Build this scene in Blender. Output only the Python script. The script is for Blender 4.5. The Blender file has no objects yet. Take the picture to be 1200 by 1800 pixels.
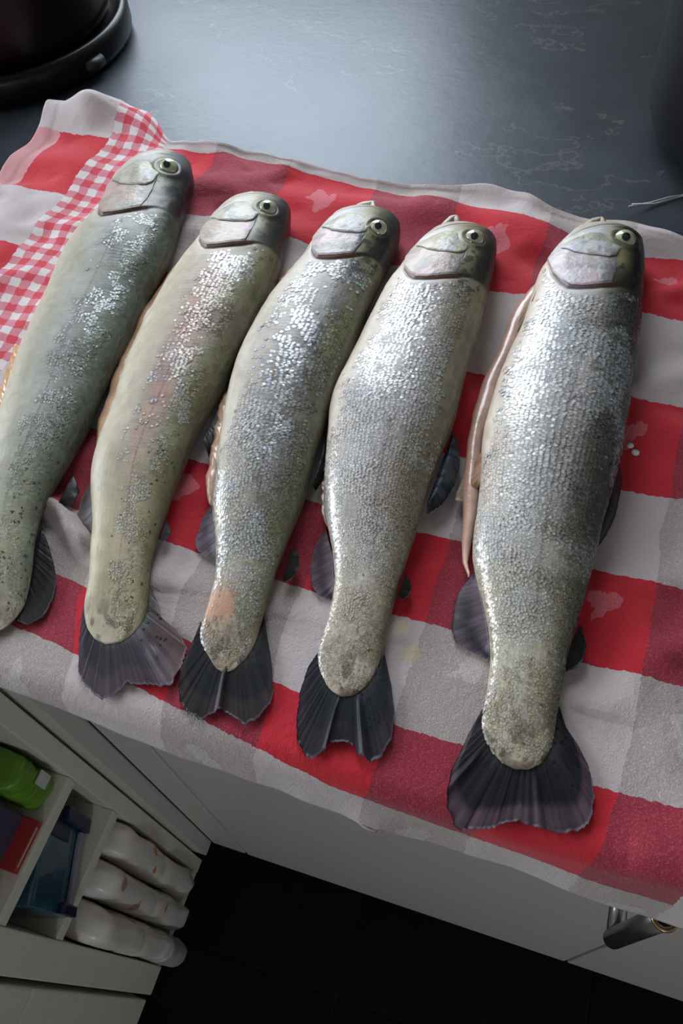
import bpy, bmesh, math, random
import numpy as np
from mathutils import Vector, Matrix

SC = bpy.context.scene
COL = SC.collection
random.seed(7)
RNG = np.random.default_rng(11)
ZC = 0.90                     # counter top height
# ------------------------------------------------------------------ camera
cam = bpy.data.cameras.new('camera')
cam.sensor_width = 36; cam.lens = 36 * 1360 / 1800; cam.sensor_fit = 'AUTO'
cam.clip_start = 0.02
co = bpy.data.objects.new('camera', cam); COL.objects.link(co)
AX = np.array(((0.95173018, 0.21651472, -0.21755698), (0.30015883, -0.80465838, 0.51227879), (-0.06414315, -0.55285284, -0.83080647)))
mw = Matrix.Identity(4)
for r in range(3):
    mw[r][0] = AX[r][0]; mw[r][1] = -AX[r][1]; mw[r][2] = -AX[r][2]
mw[0][3], mw[1][3], mw[2][3] = 0.0, -0.09, 1.26
co.matrix_world = mw
SC.camera = co
# ------------------------------------------------------------------ sky and exposure
SKY = 6.5
wd = bpy.data.worlds.new('sky'); SC.world = wd; wd.use_nodes = True
nt = wd.node_tree
bg = nt.nodes['Background']
tc = nt.nodes.new('ShaderNodeTexCoord'); sx = nt.nodes.new('ShaderNodeSeparateXYZ')
nt.links.new(tc.outputs['Generated'], sx.inputs[0])
rp = nt.nodes.new('ShaderNodeValToRGB')
rp.color_ramp.elements[0].position = 0.42; rp.color_ramp.elements[0].color = (0.16, 0.17, 0.15, 1)
rp.color_ramp.elements[1].position = 0.56; rp.color_ramp.elements[1].color = (0.84, 0.915, 1.0, 1)
mp = nt.nodes.new('ShaderNodeMath'); mp.operation = 'MULTIPLY_ADD'; mp.inputs[1].default_value = 0.5; mp.inputs[2].default_value = 0.5
nt.links.new(sx.outputs['Z'], mp.inputs[0]); nt.links.new(mp.outputs[0], rp.inputs[0])
nt.links.new(rp.outputs[0], bg.inputs[0]); bg.inputs[1].default_value = SKY
# window opening (x0, x1, z0, z1) in the back wall
WX0, WX1, WZ0, WZ1, WY = -0.84, -0.20, 1.04, 2.20, 1.02
pl = bpy.data.lights.new('window_portal', 'AREA'); pl.shape = 'RECTANGLE'; pl.size = WX1 - WX0; pl.size_y = WZ1 - WZ0
pl.cycles.is_portal = True
po = bpy.data.objects.new('window_portal', pl); COL.objects.link(po)
po.location = ((WX0 + WX1) / 2, WY + 0.10, (WZ0 + WZ1) / 2); po.rotation_euler = (math.radians(-90), 0, 0)
# unseen window added in the left wall to light the tails evenly (y0, y1, z0, z1)
LY0, LY1, LZ0, LZ1, LX = -0.95, 0.65, 1.15, 2.2, -2.0
pl = bpy.data.lights.new('window_portal', 'AREA'); pl.shape = 'RECTANGLE'; pl.size = LZ1 - LZ0; pl.size_y = LY1 - LY0
pl.cycles.is_portal = True
po = bpy.data.objects.new('window_portal', pl); COL.objects.link(po)
po.location = (LX - 0.10, (LY0 + LY1) / 2, (LZ0 + LZ1) / 2); po.rotation_euler = (0, math.radians(-90), 0)
# unseen fill window, added behind the viewer to brighten cabinets and shelf (x0, x1, z0, z1)
FX0, FX1, FZ0, FZ1, FYW = 0.40, 0.85, 1.10, 1.80, -1.9
pl = bpy.data.lights.new('window_portal', 'AREA'); pl.shape = 'RECTANGLE'; pl.size = FX1 - FX0; pl.size_y = FZ1 - FZ0
pl.cycles.is_portal = True
po = bpy.data.objects.new('window_portal', pl); COL.objects.link(po)
po.location = ((FX0 + FX1) / 2, FYW - 0.10, (FZ0 + FZ1) / 2); po.rotation_euler = (math.radians(90), 0, 0)
SC.view_settings.view_transform = 'Standard'; SC.view_settings.look = 'None'
SC.view_settings.gamma = 1; SC.view_settings.use_curve_mapping = False
SC.view_settings.exposure = 0.80

# ------------------------------------------------------------------ helpers
def tag(o, label=None, cat=None, group=None, kind=None):
    if label: o['label'] = label
    if cat: o['category'] = cat
    if group: o['group'] = group
    if kind: o['kind'] = kind
    return o

def link(name, me, mat, parent=None, smooth=True):
    o = bpy.data.objects.new(name, me); COL.objects.link(o)
    for m in (mat if isinstance(mat, (list, tuple)) else [mat]):
        me.materials.append(m)
    if smooth: me.polygons.foreach_set('use_smooth', [True] * len(me.polygons))
    if parent: 
        o.parent = parent
        o.location = -(parent.location + (parent.parent.location if parent.parent else Vector()))   # geometry is written in world metres
    return o

def empty(name, loc):
    o = bpy.data.objects.new(name, None); COL.objects.link(o); o.location = loc; o.empty_display_size = 0.02
    return o

def mesh_np(name, V, F, uv=None, col=None, attrs=None):
    """V (n,3), F list of (m,k) int arrays"""
    me = bpy.data.meshes.new(name)
    V = np.asarray(V, dtype=np.float32)
    me.vertices.add(len(V)); me.vertices.foreach_set('co', V.ravel())
    F = [np.asarray(f, dtype=np.int32) for f in (F if isinstance(F, list) else [F])]
    nl = sum(f.size for f in F); nf = sum(len(f) for f in F)
    me.loops.add(nl); me.polygons.add(nf)
    li = np.concatenate([f.ravel() for f in F]); tot = np.concatenate([np.full(len(f), f.shape[1]) for f in F])
    me.loops.foreach_set('vertex_index', li)
    me.polygons.foreach_set('loop_start', np.concatenate([[0], np.cumsum(tot)[:-1]]).astype(np.int32))
    if uv is not None:
        ul = me.uv_layers.new(name='UVMap'); ul.data.foreach_set('uv', np.asarray(uv, np.float32)[li].ravel())
    if col is not None:
        a = me.attributes.new('col', 'FLOAT_COLOR', 'POINT')
        c = np.ones((len(V), 4), np.float32); c[:, :3] = np.clip(col, 0, 1); a.data.foreach_set('color', c.ravel())
    for k, v in (attrs or {}).items():
        a = me.attributes.new(k, 'FLOAT', 'POINT'); a.data.foreach_set('value', np.asarray(v, np.float32))
    me.update(calc_edges=True); me.validate()
    return me

def grid_faces(n, m, wrap=False, off=0):
    i = np.arange(n - 1)[:, None]; j = np.arange(m if wrap else m - 1)[None, :]
    a = i * m + j; b = i * m + (j + 1) % m; c = (i + 1) * m + (j + 1) % m; d = (i + 1) * m + j
    return np.stack([a, b, c, d], -1).reshape(-1, 4) + off

def vnoise(x, y, seed=0):
    x = np.asarray(x, float); y = np.asarray(y, float)
    xi = np.floor(x).astype(np.int64); yi = np.floor(y).astype(np.int64)
    fx = x - xi; fy = y - yi; fx = fx * fx * (3 - 2 * fx); fy = fy * fy * (3 - 2 * fy)
    def h(a, b):
        n = (a * 374761393 + b * 668265263 + seed * 974634777) & 0x7fffffff
        n = ((n ^ (n >> 13)) * 1274126177) & 0x7fffffff
        return ((n ^ (n >> 16)) & 0xffff) / 65535.0
    return (h(xi, yi) * (1 - fx) + h(xi + 1, yi) * fx) * (1 - fy) + (h(xi, yi + 1) * (1 - fx) + h(xi + 1, yi + 1) * fx) * fy

def fbm(x, y, seed=0, o=3):
    s = 0; a = 1; t = 0
    for k in range(o):
        s = s + a * vnoise(x * 2 ** k, y * 2 ** k, seed + k * 17); t += a; a *= .5
    return s / t
def sst(x, a, b):
    t = np.clip((x - a) / (b - a), 0, 1); return t * t * (3 - 2 * t)
def gs(x, c, w): return np.exp(-((x - c) / w) ** 2)
def lerp(a, b, t): 
    t = np.asarray(t)[..., None]; return np.asarray(a) * (1 - t) + np.asarray(b) * t
def gsm(y, sig):
    n = int(3 * sig) + 1; k = np.exp(-.5 * (np.arange(-n, n + 1) / sig) ** 2); k /= k.sum()
    return np.convolve(np.pad(y, n, mode='edge'), k, 'valid')
def resample(P, n):
    P = np.asarray(P, float); d = np.concatenate([[0], np.cumsum(np.linalg.norm(np.diff(P, axis=0), axis=1))]); d /= d[-1]
    t = np.linspace(0, 1, n)
    return np.stack([np.interp(t, d, P[:, k]) for k in range(P.shape[1])], 1)

def bm_obj(name, bm, mat, parent=None, smooth=False, bevel=0, seg=2):
    if bevel:
        bmesh.ops.bevel(bm, geom=bm.edges[:], offset=bevel, segments=seg, affect='EDGES', profile=.6, clamp_overlap=True)
    bmesh.ops.recalc_face_normals(bm, faces=bm.faces[:])
    me = bpy.data.meshes.new(name); bm.to_mesh(me); bm.free()
    return link(name, me, mat, parent, smooth)
def box_bm(x0, x1, y0, y1, z0, z1, bm=None):
    bm = bm or bmesh.new()
    r = bmesh.ops.create_cube(bm, size=1)
    for v in r['verts']:
        v.co = Vector(((x0 + x1) / 2 + v.co.x * (x1 - x0), (y0 + y1) / 2 + v.co.y * (y1 - y0), (z0 + z1) / 2 + v.co.z * (z1 - z0)))
    return bm
def box(name, x0, x1, y0, y1, z0, z1, mat, parent=None, bevel=.0015, seg=2, smooth=False):
    return bm_obj(name, box_bm(x0, x1, y0, y1, z0, z1), mat, parent, smooth, bevel, seg)
def lathe(name, prof, cx, cy, mat, parent=None, n=64, sx=1, sy=1, a0=0.0, a1=2 * math.pi):
    """prof list of (r, z); closed solid of revolution"""
    full = abs(a1 - a0 - 2 * math.pi) < 1e-6
    ang = np.linspace(a0, a1, n, endpoint=not full)
    V = [(cx + r * math.cos(a) * sx, cy + r * math.sin(a) * sy, z) for r, z in prof for a in ang]
    F = grid_faces(len(prof), n, wrap=full)
    me = mesh_np(name, V, F)
    o = link(name, me, mat, parent)
    return o
def tube(name, pts, rad, mat, parent=None, n=12, caps=True, rz=None):
    P = np.asarray(pts, float); rad = np.broadcast_to(rad, len(P)); V = []; 
    T = np.gradient(P, axis=0); T /= np.linalg.norm(T, axis=1)[:, None]
    up = np.array((0, 0, 1.)) if abs(T[0][2]) < .9 else np.array((0, 1., 0))
    A = np.linspace(0, 2 * np.pi, n, endpoint=False)
    for p, t, r in zip(P, T, rad):
        b = np.cross(t, up); b /= np.linalg.norm(b); u = np.cross(b, t)
        V += [p + r * (b * np.cos(a) + u * np.sin(a)) for a in A]
    F = [grid_faces(len(P), n, wrap=True)]
    if caps: F += [np.arange(n)[None, ::-1], (np.arange(n) + (len(P) - 1) * n)[None]]
    me = mesh_np(name, V, F)
    return link(name, me, mat, parent)

# ------------------------------------------------------------------ materials
class NT:
    def __init__(s, name):
        s.m = bpy.data.materials.new(name); s.m.use_nodes = True; s.t = s.m.node_tree
        s.b = s.t.nodes['Principled BSDF']
    def n(s, typ, **kw):
        nd = s.t.nodes.new(typ)
        for k, v in kw.items():
            if k.startswith('i_'):
                key = k[2:]; nd.inputs[int(key) if key.isdigit() else key].default_value = v
            else: setattr(nd, k, v)
        return nd
    def l(s, a, b): s.t.links.new(a, b)
    def val(s, sock, v):
        if hasattr(v, 'is_output') : s.l(v, sock)
        elif hasattr(v, 'outputs'): s.l(v.outputs[0], sock)
        else: sock.default_value = v
    def math(s, op, a, b=0.0, c=0.0):
        nd = s.n('ShaderNodeMath', operation=op)
        for k, v in enumerate((a, b, c)): s.val(nd.inputs[k], v)
        return nd.outputs[0]
    def mix(s, f, a, b, blend='MIX'):
        nd = s.n('ShaderNodeMix', data_type='RGBA', blend_type=blend)
        s.val(nd.inputs[0], f); s.val(nd.inputs[6], a); s.val(nd.inputs[7], b)
        return nd.outputs[2]
    def set(s, **kw):
        for k, v in kw.items():
            s.val(s.b.inputs[k.replace('_', ' ')], v)
        return s
    def noise(s, vec, scale, detail=3, rough=.5, dist=0):
        nd = s.n('ShaderNodeTexNoise', i_Scale=scale, i_Detail=detail, i_Roughness=rough, i_Distortion=dist)
        if vec is not None: s.l(vec, nd.inputs['Vector'])
        return nd.outputs[0]
    def ramp(s, f, stops):
        nd = s.n('ShaderNodeValToRGB'); cr = nd.color_ramp
        while len(cr.elements) < len(stops): cr.elements.new(.5)
        for e, (p, c) in zip(cr.elements, stops):
            e.position = p; e.color = (*c, 1) if len(c) == 3 else c
        s.val(nd.inputs[0], f); return nd.outputs[0]
    def bump(s, h, strength, dist, nrm=None):
        nd = s.n('ShaderNodeBump', i_Strength=strength, i_Distance=dist); s.l(h, nd.inputs['Height'])
        if nrm is not None: s.l(nrm, nd.inputs['Normal'])
        return nd.outputs[0]
    def obj(s): return s.n('ShaderNodeTexCoord').outputs['Object']
    def scaled(s, vec, sc):
        nd = s.n('ShaderNodeMapping'); nd.inputs['Scale'].default_value = sc; s.l(vec, nd.inputs['Vector']); return nd.outputs[0]

def plain(name, c, rough=.5, metal=0.0, coat=0.0, grain=.06, gs_=60, bump=.0003):
    m = NT(name); v = m.obj(); nz = m.noise(v, gs_, 4)
    dark = tuple(x * (1 - grain * 2) for x in c) + (1,); lite = tuple(min(1, x * (1 + grain)) for x in c) + (1,)
    m.set(Base_Color=m.mix(nz, dark, lite), Roughness=rough, Metallic=metal)
    m.b.inputs['Coat Weight'].default_value = coat; m.b.inputs['Coat Roughness'].default_value = .08
    m.set(Normal=m.bump(m.noise(v, gs_ * 4, 3), .25, bump))
    return m.m

M = {}
M['wall'] = plain('painted_plaster', (.60, .57, .53), .8)
M['ceil'] = plain('ceiling_paint', (.7, .69, .67), .85)
M['white'] = plain('white_lacquer', (.62, .58, .545), .38, grain=.03)
M['shelfw'] = plain('cream_board', (.74, .69, .60), .5, grain=.05)
M['frame'] = plain('window_paint', (.75, .75, .74), .4)
M['dark'] = plain('dark_plinth', (.012, .012, .013), .5)
M['blackgloss'] = plain('black_gloss_plastic', (.006, .006, .007), .16, grain=.02, bump=.00002)
M['blackred'] = plain('dark_smoked_plastic', (.006, .0025, .003), .30, grain=.02, bump=.00002)
M['blackrim'] = plain('black_satin_plastic', (.004, .004, .005), .36, grain=.02, bump=.00003)
M['blackmatt'] = plain('black_matt_enamel', (.006, .006, .0075), .55, grain=.04, bump=.0001)
M['steel'] = plain('brushed_steel', (.45, .46, .47), .28, metal=1, gs_=150, grain=.08)
M['steeldark'] = plain('dark_steel', (.17, .17, .165), .32, metal=.9, gs_=150, grain=.08)
M['brass'] = plain('brass_rim', (.45, .33, .16), .3, metal=1)
M['hole_shade'] = plain('hollow_shade_black', (.006, .006, .006), .5)
for k_ in ('blackred', 'blackrim', 'blackmatt', 'blackgloss'):
    M[k_].node_tree.nodes['Principled BSDF'].inputs['Specular IOR Level'].default_value = .22
# counter: dark slate laminate
m = NT('slate_laminate'); v = m.obj(); vs = m.scaled(v, (4.5, 5.5, 1))
big = m.noise(vs, 1.6, 6, .62, .1)
c = m.ramp(big, [(.30, (.013, .015, .019)), (.52, (.024, .028, .035)), (.74, (.044, .049, .058))])
rot = m.n('ShaderNodeMapping'); rot.inputs['Rotation'].default_value = (0, 0, math.radians(-35)); rot.inputs['Scale'].default_value = (7, 10, 1); m.l(v, rot.inputs['Vector'])
vein = m.noise(rot.outputs[0], 1.3, 5, .6, .1)
vd = m.math('ABSOLUTE', m.math('SUBTRACT', vein, .5)); vm = m.math('MULTIPLY', m.math('LESS_THAN', vd, .0065), m.math('GREATER_THAN', m.noise(v, 7, 3), .54))
c = m.mix(m.math('MULTIPLY', vm, .32), c, (.16, .155, .15, 1))
fl = m.noise(m.scaled(rot.outputs[0], (2.2, 2.2, 1)), 6, 4, .65, .15)
c = m.mix(m.math('MULTIPLY', m.math('GREATER_THAN', fl, .70), .13), c, (.17, .16, .155, 1))
m.set(Base_Color=c, Roughness=m.math('MULTIPLY_ADD', big, .14, .36))
h = m.math('ADD', m.math('MULTIPLY', m.noise(rot.outputs[0], 3.0, 8, .68, .05), 1.0), m.math('MULTIPLY', m.noise(v, 160, 3), .06))
m.set(Normal=m.bump(h, .4, .0018)); m.b.inputs['Specular IOR Level'].default_value = .62; m.b.inputs['Specular Tint'].default_value = (.72, .85, 1, 1)
M['counter'] = m.m
# floor: near-black tiles
m = NT('dark_floor_tile'); v = m.obj()
m.set(Base_Color=m.ramp(m.noise(v, 9, 5), [(.3, (.0045, .0036, .0035)), (.7, (.0085, .007, .0065))]), Roughness=.75, Normal=m.bump(m.noise(v, 40, 4), .3, .001)); m.b.inputs['Specular IOR Level'].default_value = .15
M['tile'] = m.m
M['grout'] = plain('dark_grout', (.004, .0035, .0035), .8)
# glass
m = NT('window_glass'); tr = m.n('ShaderNodeBsdfTransparent'); gl = m.n('ShaderNodeBsdfGlossy'); gl.inputs['Roughness'].default_value = .02
ms = m.n('ShaderNodeMixShader', i_0=.07); m.l(tr.outputs[0], ms.inputs[1]); m.l(gl.outputs[0], ms.inputs[2])
m.l(ms.outputs[0], m.t.nodes['Material Output'].inputs[0]); M['glass'] = m.m

# ------------------------------------------------------------------ room
RX0, RX1, RY0, RZ1 = LX, 1.75, FYW, 2.5
floor = box('floor', RX0, RX1, RY0, WY, -.05, -.004, M['grout'], bevel=0); tag(floor, kind='structure')
tw = .33; xs = np.arange(-1.32, 1.2, tw); ys = np.arange(-1.24, .1, tw); tmesh = None
for ix, x in enumerate(xs):
    for iy, y in enumerate(ys):
        if tmesh is None:
            t0 = box('tile', -tw / 2 + .002, tw / 2 - .002, -tw / 2 + .002, tw / 2 - .002, -.006, 0, M['tile'], bevel=.001); tmesh = t0.data; t = t0
        else:
            t = bpy.data.objects.new('tile', tmesh); COL.objects.link(t)
        t.parent = floor; t.location = (x + .07, y, 0)
tag(box('ceiling', RX0, RX1, RY0, WY + .12, RZ1, RZ1 + .05, M['ceil'], bevel=0), kind='structure')
bm = bmesh.new()
for a in ((RY0, LY0, 0, RZ1), (LY1, WY + .12, 0, RZ1), (LY0, LY1, 0, LZ0), (LY0, LY1, LZ1, RZ1)):
    box_bm(LX - .12, LX, a[0], a[1], a[2], a[3], bm)
tag(bm_obj('wall_left', bm, M['wall']), kind='structure')
wl_ = empty('fill_window_left', (LX - .06, (LY0 + LY1) / 2, LZ0)); tag(wl_, kind='structure')  # unseen window, put in as fill from the left
for a in ((LY0, LY0 + .045, LZ0, LZ1), (LY1 - .045, LY1, LZ0, LZ1), (LY0 + .045, LY1 - .045, LZ0, LZ0 + .045), (LY0 + .045, LY1 - .045, LZ1 - .045, LZ1)):
    box('frame', LX - .08, LX - .03, a[0], a[1], a[2], a[3], M['frame'], wl_)
box('pane', LX - .058, LX - .052, LY0 + .045, LY1 - .045, LZ0 + .045, LZ1 - .045, M['glass'], wl_, bevel=0)
tag(box('wall_right', RX1, RX1 + .1, RY0, WY + .12, 0, RZ1, M['wall'], bevel=0), kind='structure')
bm = bmesh.new()
for a in ((RX0, FX0, 0, RZ1), (FX1, RX1, 0, RZ1), (FX0, FX1, 0, FZ0), (FX0, FX1, FZ1, RZ1)):
    box_bm(a[0], a[1], RY0 - .12, RY0, a[2], a[3], bm)
tag(bm_obj('wall_front', bm, M['wall']), kind='structure')
wf_ = empty('fill_window_front', ((FX0 + FX1) / 2, RY0 - .06, FZ0)); tag(wf_, kind='structure')  # unseen window, put in to lift the dim cabinet fronts
for a in ((FX0, FX0 + .045, FZ0, FZ1), (FX1 - .045, FX1, FZ0, FZ1), (FX0 + .045, FX1 - .045, FZ0, FZ0 + .045), (FX0 + .045, FX1 - .045, FZ1 - .045, FZ1)):
    box('frame', a[0], a[1], RY0 - .08, RY0 - .03, a[2], a[3], M['frame'], wf_)
box('pane', FX0 + .045, FX1 - .045, RY0 - .058, RY0 - .052, FZ0 + .045, FZ1 - .045, M['glass'], wf_, bevel=0)
bm = bmesh.new()
for a in ((RX0, WX0, 0, RZ1), (WX1, RX1, 0, RZ1), (WX0, WX1, 0, WZ0), (WX0, WX1, WZ1, RZ1)):
    box_bm(a[0], a[1], WY, WY + .12, a[2], a[3], bm)
tag(bm_obj('wall_back', bm, M['wall']), kind='structure')
win = empty('window_1', ((WX0 + WX1) / 2, WY + .06, WZ0)); tag(win, kind='structure')
fw = .045
for nm, a in (('frame', (WX0, WX0 + fw, WZ0, WZ1)), ('frame', (WX1 - fw, WX1, WZ0, WZ1)), ('frame', (WX0 + fw, WX1 - fw, WZ0, WZ0 + fw)), ('frame', (WX0 + fw, WX1 - fw, WZ1 - fw, WZ1))):
    box(nm, a[0], a[1], WY + .03, WY + .08, a[2], a[3], M['frame'], win)
box('pane', WX0 + fw, WX1 - fw, WY + .052, WY + .058, WZ0 + fw, WZ1 - fw, M['glass'], win, bevel=0)

# ------------------------------------------------------------------ counter and cabinets
ct = box('countertop', -1.99, 1.3, 0, WY - .001, ZC - .038, ZC, M['counter'], bevel=.003, seg=3)
tag(ct, 'dark slate-look kitchen countertop under the towel', 'countertop')
FY = .040
def base_cabinet(x0, x1, label, doors, handle=None):
    e = empty('base_cabinet', ((x0 + x1) / 2, FY + .3, 0)); tag(e, label, 'cabinet', )
    box('carcass', x0 + .001, x1 - .001, FY + .020, .64, .10, ZC - .039, M['white'], e)
    box('plinth', x0 + .001, x1 - .001, FY + .07, FY + .088, 0, .10, M['dark'], e)
    if x0 < -.3: box('filler_strip', -.372, x0 - .001, FY - .0185, FY + .001, .10, ZC - .039, M['white'], e)
    for a, b, z0, z1 in doors:
        d = box('door', a + .0015, b - .0015, FY, FY + .019, z0, z1, M['white'], e, bevel=.002)
        if handle and a <= handle[0] <= b:
            hx, ha, hb = handle; r = .0064; hy = 0.0
            h = tube('handle', [(hx, hy, ha), (hx, hy, (ha + hb) / 2), (hx, hy, hb)], r, M['steeldark'], d, 24)
            for zz in (ha + r, hb - .035):
                tube('handle_post', [(hx, FY + .001, zz), (hx, FY - .015, zz), (hx, hy + .004, zz)], r * .92, M['steel'], d, 20)
            lathe('end_ring', [(.0044, hb + .0002), (.0052, hb + .0014), (r + .0007, hb + .0014), (r + .0012, hb), (r + .0007, hb - .0016), (r, hb - .0016)], hx, hy, M['brass'], d, 28)
            lathe('end_hollow_shade', [(.0001, hb + .0004), (.0047, hb + .0005)], hx, hy, M['hole_shade'], d, 28)  # flat black disc standing for the shade inside the tube
            lathe('end_screw', [(.0001, hb + .0019), (.0022, hb + .0019), (.0026, hb + .0012), (.0026, hb)], hx, hy, M['steel'], d, 20)
base_cabinet(-.312, .182, 'white base cabinet with a round steel bar handle, under the towel', [(-.312, -.259, .10, .855), (-.259, .182, .10, .855)], (.122, .66, .782))
base_cabinet(.182, .74, 'white base cabinet without a handle in view, at the right edge', [(.182, .74, .10, .855)])
# ------------------------------------------------------------------ open shelf unit and its contents
sh = empty('shelf_unit', (-.475, -.06, 0)); tag(sh, 'narrow white open shelf unit standing left of the base cabinet, filled with packets', 'shelf')
SX = -.33
box('side_panel', -.62, SX, .001, .019, 0.05, .86, M['shelfw'], sh)
box('side_panel', -.62, SX, -.157, -.122, 0.05, .86, M['shelfw'], sh)
box('top_panel', -.62, SX, -.1219, .0009, .842, .86, M['shelfw'], sh)
box('back_panel', -.62, -.612, -.1219, .0009, .05, .842, M['shelfw'], sh)
for z in (.552, .422): box('shelf', -.6119, SX - .001, -.1219, .0009, z, z + .017, M['shelfw'], sh)
box('bottom_panel', -.6119, SX - .001, -.1219, .0009, .050, .068, M['shelfw'], sh)
box('plinth', -.60, SX - .025, -.155, .017, 0, .0495, M['shelfw'], sh)
nb = empty('drawer_cabinet', (-.48, -.40, 0)); tag(nb, 'white drawer cabinet in the bottom left corner, nearest the floor edge', 'cabinet')
box('carcass', -.62, SX - .021, -.66, -.163, .05, .86, M['shelfw'], nb)
box('drawer_front', SX - .020, SX, -.66, -.163, .062, .44, M['shelfw'], nb, .002)
box('drawer_front', SX - .020, SX, -.66, -.163, .444, .855, M['shelfw'], nb, .002)
box('plinth', -.60, SX - .03, -.655, -.166, 0, .0495, M['dark'], nb)

def pack_mat(name, base, dots):
    m = NT(name); v = m.obj(); vo = m.n('ShaderNodeTexVoronoi', i_Scale=26, i_Randomness=.9); m.l(v, vo.inputs['Vector'])
    sp = m.math('LESS_THAN', vo.outputs['Distance'], .24)
    pick = m.n('ShaderNodeSeparateColor'); m.l(vo.outputs['Color'], pick.inputs[0])
    c = m.mix(m.math('MULTIPLY', sp, m.math('GREATER_THAN', pick.outputs[0], .62)), base + (1,), dots + (1,))
    c = m.mix(m.math('MULTIPLY', m.math('LESS_THAN', vo.outputs['Distance'], .12), m.math('LESS_THAN', pick.outputs[1], .16)), c, (.03, .03, .04, 1))
    m.set(Base_Color=c, Roughness=.32, Normal=m.bump(m.noise(v, 55, 4, .6), .6, .003)); m.b.inputs['Coat Weight'].default_value = .3
    return m.m
M['pack'] = pack_mat('printed_film', (.80, .74, .69), (.62, .25, .07))
M['pack2'] = pack_mat('printed_film_pale', (.80, .75, .71), (.52, .33, .26))
M['film'] = plain('grey_film', (.40, .40, .42), .3, gs_=40, bump=.002)

def pillow(name, x0, x1, y0, y1, z0, z1, mat, parent=None, seed=0, crumple=.004, p=3.2, ends=.35, nz=46, na=40, parts=None):
    """soft wrapped pack standing along z: superellipse rings, pinched at the ends"""
    cx, cy = (x0 + x1) / 2, (y0 + y1) / 2; V = []
    A = np.linspace(0, 2 * np.pi, na, endpoint=False)
    T = np.concatenate([[0], np.linspace(.0, 1, nz), [1]])
    for k, t in enumerate(T):
        e = min(t, 1 - t); sc = 1 - ends * math.exp(-e / .018) if 0 < k < len(T) - 1 else .05
        ca = np.sign(np.cos(A)) * np.abs(np.cos(A)) ** (2 / p); sa = np.sign(np.sin(A)) * np.abs(np.sin(A)) ** (2 / p)
        d = 1 + (fbm(np.cos(A) * 1.6 + 5 + seed, np.sin(A) * 1.6 + t * 7, seed, 3) - .5) * crumple * 60
        d = d - .05 * gs(t, .5, .02)
        V.append(np.stack([cx + ca * (x1 - x0) / 2 * sc * d, cy + sa * (y1 - y0) / 2 * sc * d, np.full(na, z0 + (z1 - z0) * t)], 1))
    V = np.concatenate(V); V[:, 0] = np.clip(V[:, 0], x0, x1); V[:, 1] = np.clip(V[:, 1], y0, y1)
    F = [grid_faces(len(T), na, True), np.arange(na)[None, ::-1], (np.arange(na) + (len(T) - 1) * na)[None]]
    return link(name, mesh_np(name, V, F), mat, parent)
def packet(name, label, *a, grp=None, film=None, seed=0, mat='pack', **kw):
    e = empty(name, ((a[0] + a[1]) / 2, (a[2] + a[3]) / 2, a[4])); tag(e, label, 'packet', grp)
    pillow('wrapper', *a, M[mat], e, seed, **kw)
    if film: pillow('film_end', *film, M['film'], e, seed + 5, crumple=.003, p=2.2)
    return e
G = 'film-wrapped packets in the lowest compartment'
packet('wrapped_packet', 'white film packet with an orange dot, farthest of three in lowest compartment', -.43, -.318, -.040, -.001, .0685, .392, grp=G, seed=2)
packet('wrapped_packet', 'white film packet, middle of three in the lowest compartment', -.43, -.312, -.080, -.0415, .0685, .395, grp=G, seed=9, mat='pack2')
packet('wrapped_packet', 'white film packet with grey tubular end, nearest of three in lowest compartment', -.43, -.306, -.1205, -.0815, .10, .385, grp=G, seed=4, film=(-.345, -.298, -.119, -.084, .0685, .14))

# blue transparent box on the middle shelf
m = NT('blue_tinted_plastic'); v = m.obj()
m.set(Base_Color=m.ramp(m.noise(v, 18, 3), [(.35, (.018, .060, .10)), (.6, (.035, .13, .19))]), Roughness=.2); m.b.inputs['Coat Weight'].default_value = .5
M['bluebox'] = m.m
M['clip'] = plain('navy_clip', (.010, .016, .055), .35)
M['lilac'] = plain('pale_lilac_strip', (.30, .30, .38), .4)
M['clear'] = plain('milky_plastic', (.34, .33, .33), .25)
bb = empty('plastic_box', (-.337, -.060, .439)); tag(bb, 'blue tinted plastic storage box with navy clips on the middle shelf', 'box')
bb.rotation_euler = (0, 0, math.radians(18))
box('body', -.388, -.340, -.103, -.013, .4395, .534, M['bluebox'], bb, .004)
box('lid', -.389, -.339, -.104, -.012, .5345, .541, M['bluebox'], bb, .002)
box('rim_strip', -.3395, -.335, -.094, -.028, .449, .460, M['lilac'], bb, .0015)
box('label', -.3397, -.3385, -.042, -.018, .480, .528, M['clip'], bb, .0003)
box('clip', -.3396, -.333, -.027, -.013, .442, .505, M['clip'], bb, .002)
box('clip', -.3396, -.333, -.103, -.093, .442, .476, M['clip'], bb, .002)
# things on the upper shelf
ZS = .5695
M['green'] = plain('green_film', (.13, .30, .025), .35, gs_=25, bump=.003)
M['violet'] = plain('slate_violet_card', (.055, .055, .11), .5)
M['red'] = plain('red_card', (.42, .035, .035), .5)
M['sky'] = plain('light_blue_paper', (.17, .27, .50), .45)
M['whitep'] = plain('white_plastic', (.62, .60, .58), .35)
M['brown'] = plain('rose_brown_film', (.22, .10, .095), .45, gs_=20, bump=.003)
M['cream'] = plain('cream_plastic', (.62, .52, .42), .4)
g = empty('pouch', (-.37, -.019, ZS)); tag(g, 'green film pouch standing at the far end of the upper shelf', 'pouch')
pillow('wrapper', -.40, -.337, -.036, -.002, ZS, .640, M['green'], g, 3, crumple=.005)
box('label', -.3372, -.3355, -.018, -.006, .592, .612, M['whitep'], g, .0004)
tag(box('card_box', -.44, -.348, -.083, -.042, ZS + .0095, .640, M['violet'], bevel=.002), 'dark violet cardboard box on the upper shelf above the red carton', 'box')
rd = empty('flat_carton', (-.40, -.063, ZS)); tag(rd, 'flat red carton lying at the front edge of the upper shelf', 'carton')
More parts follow.
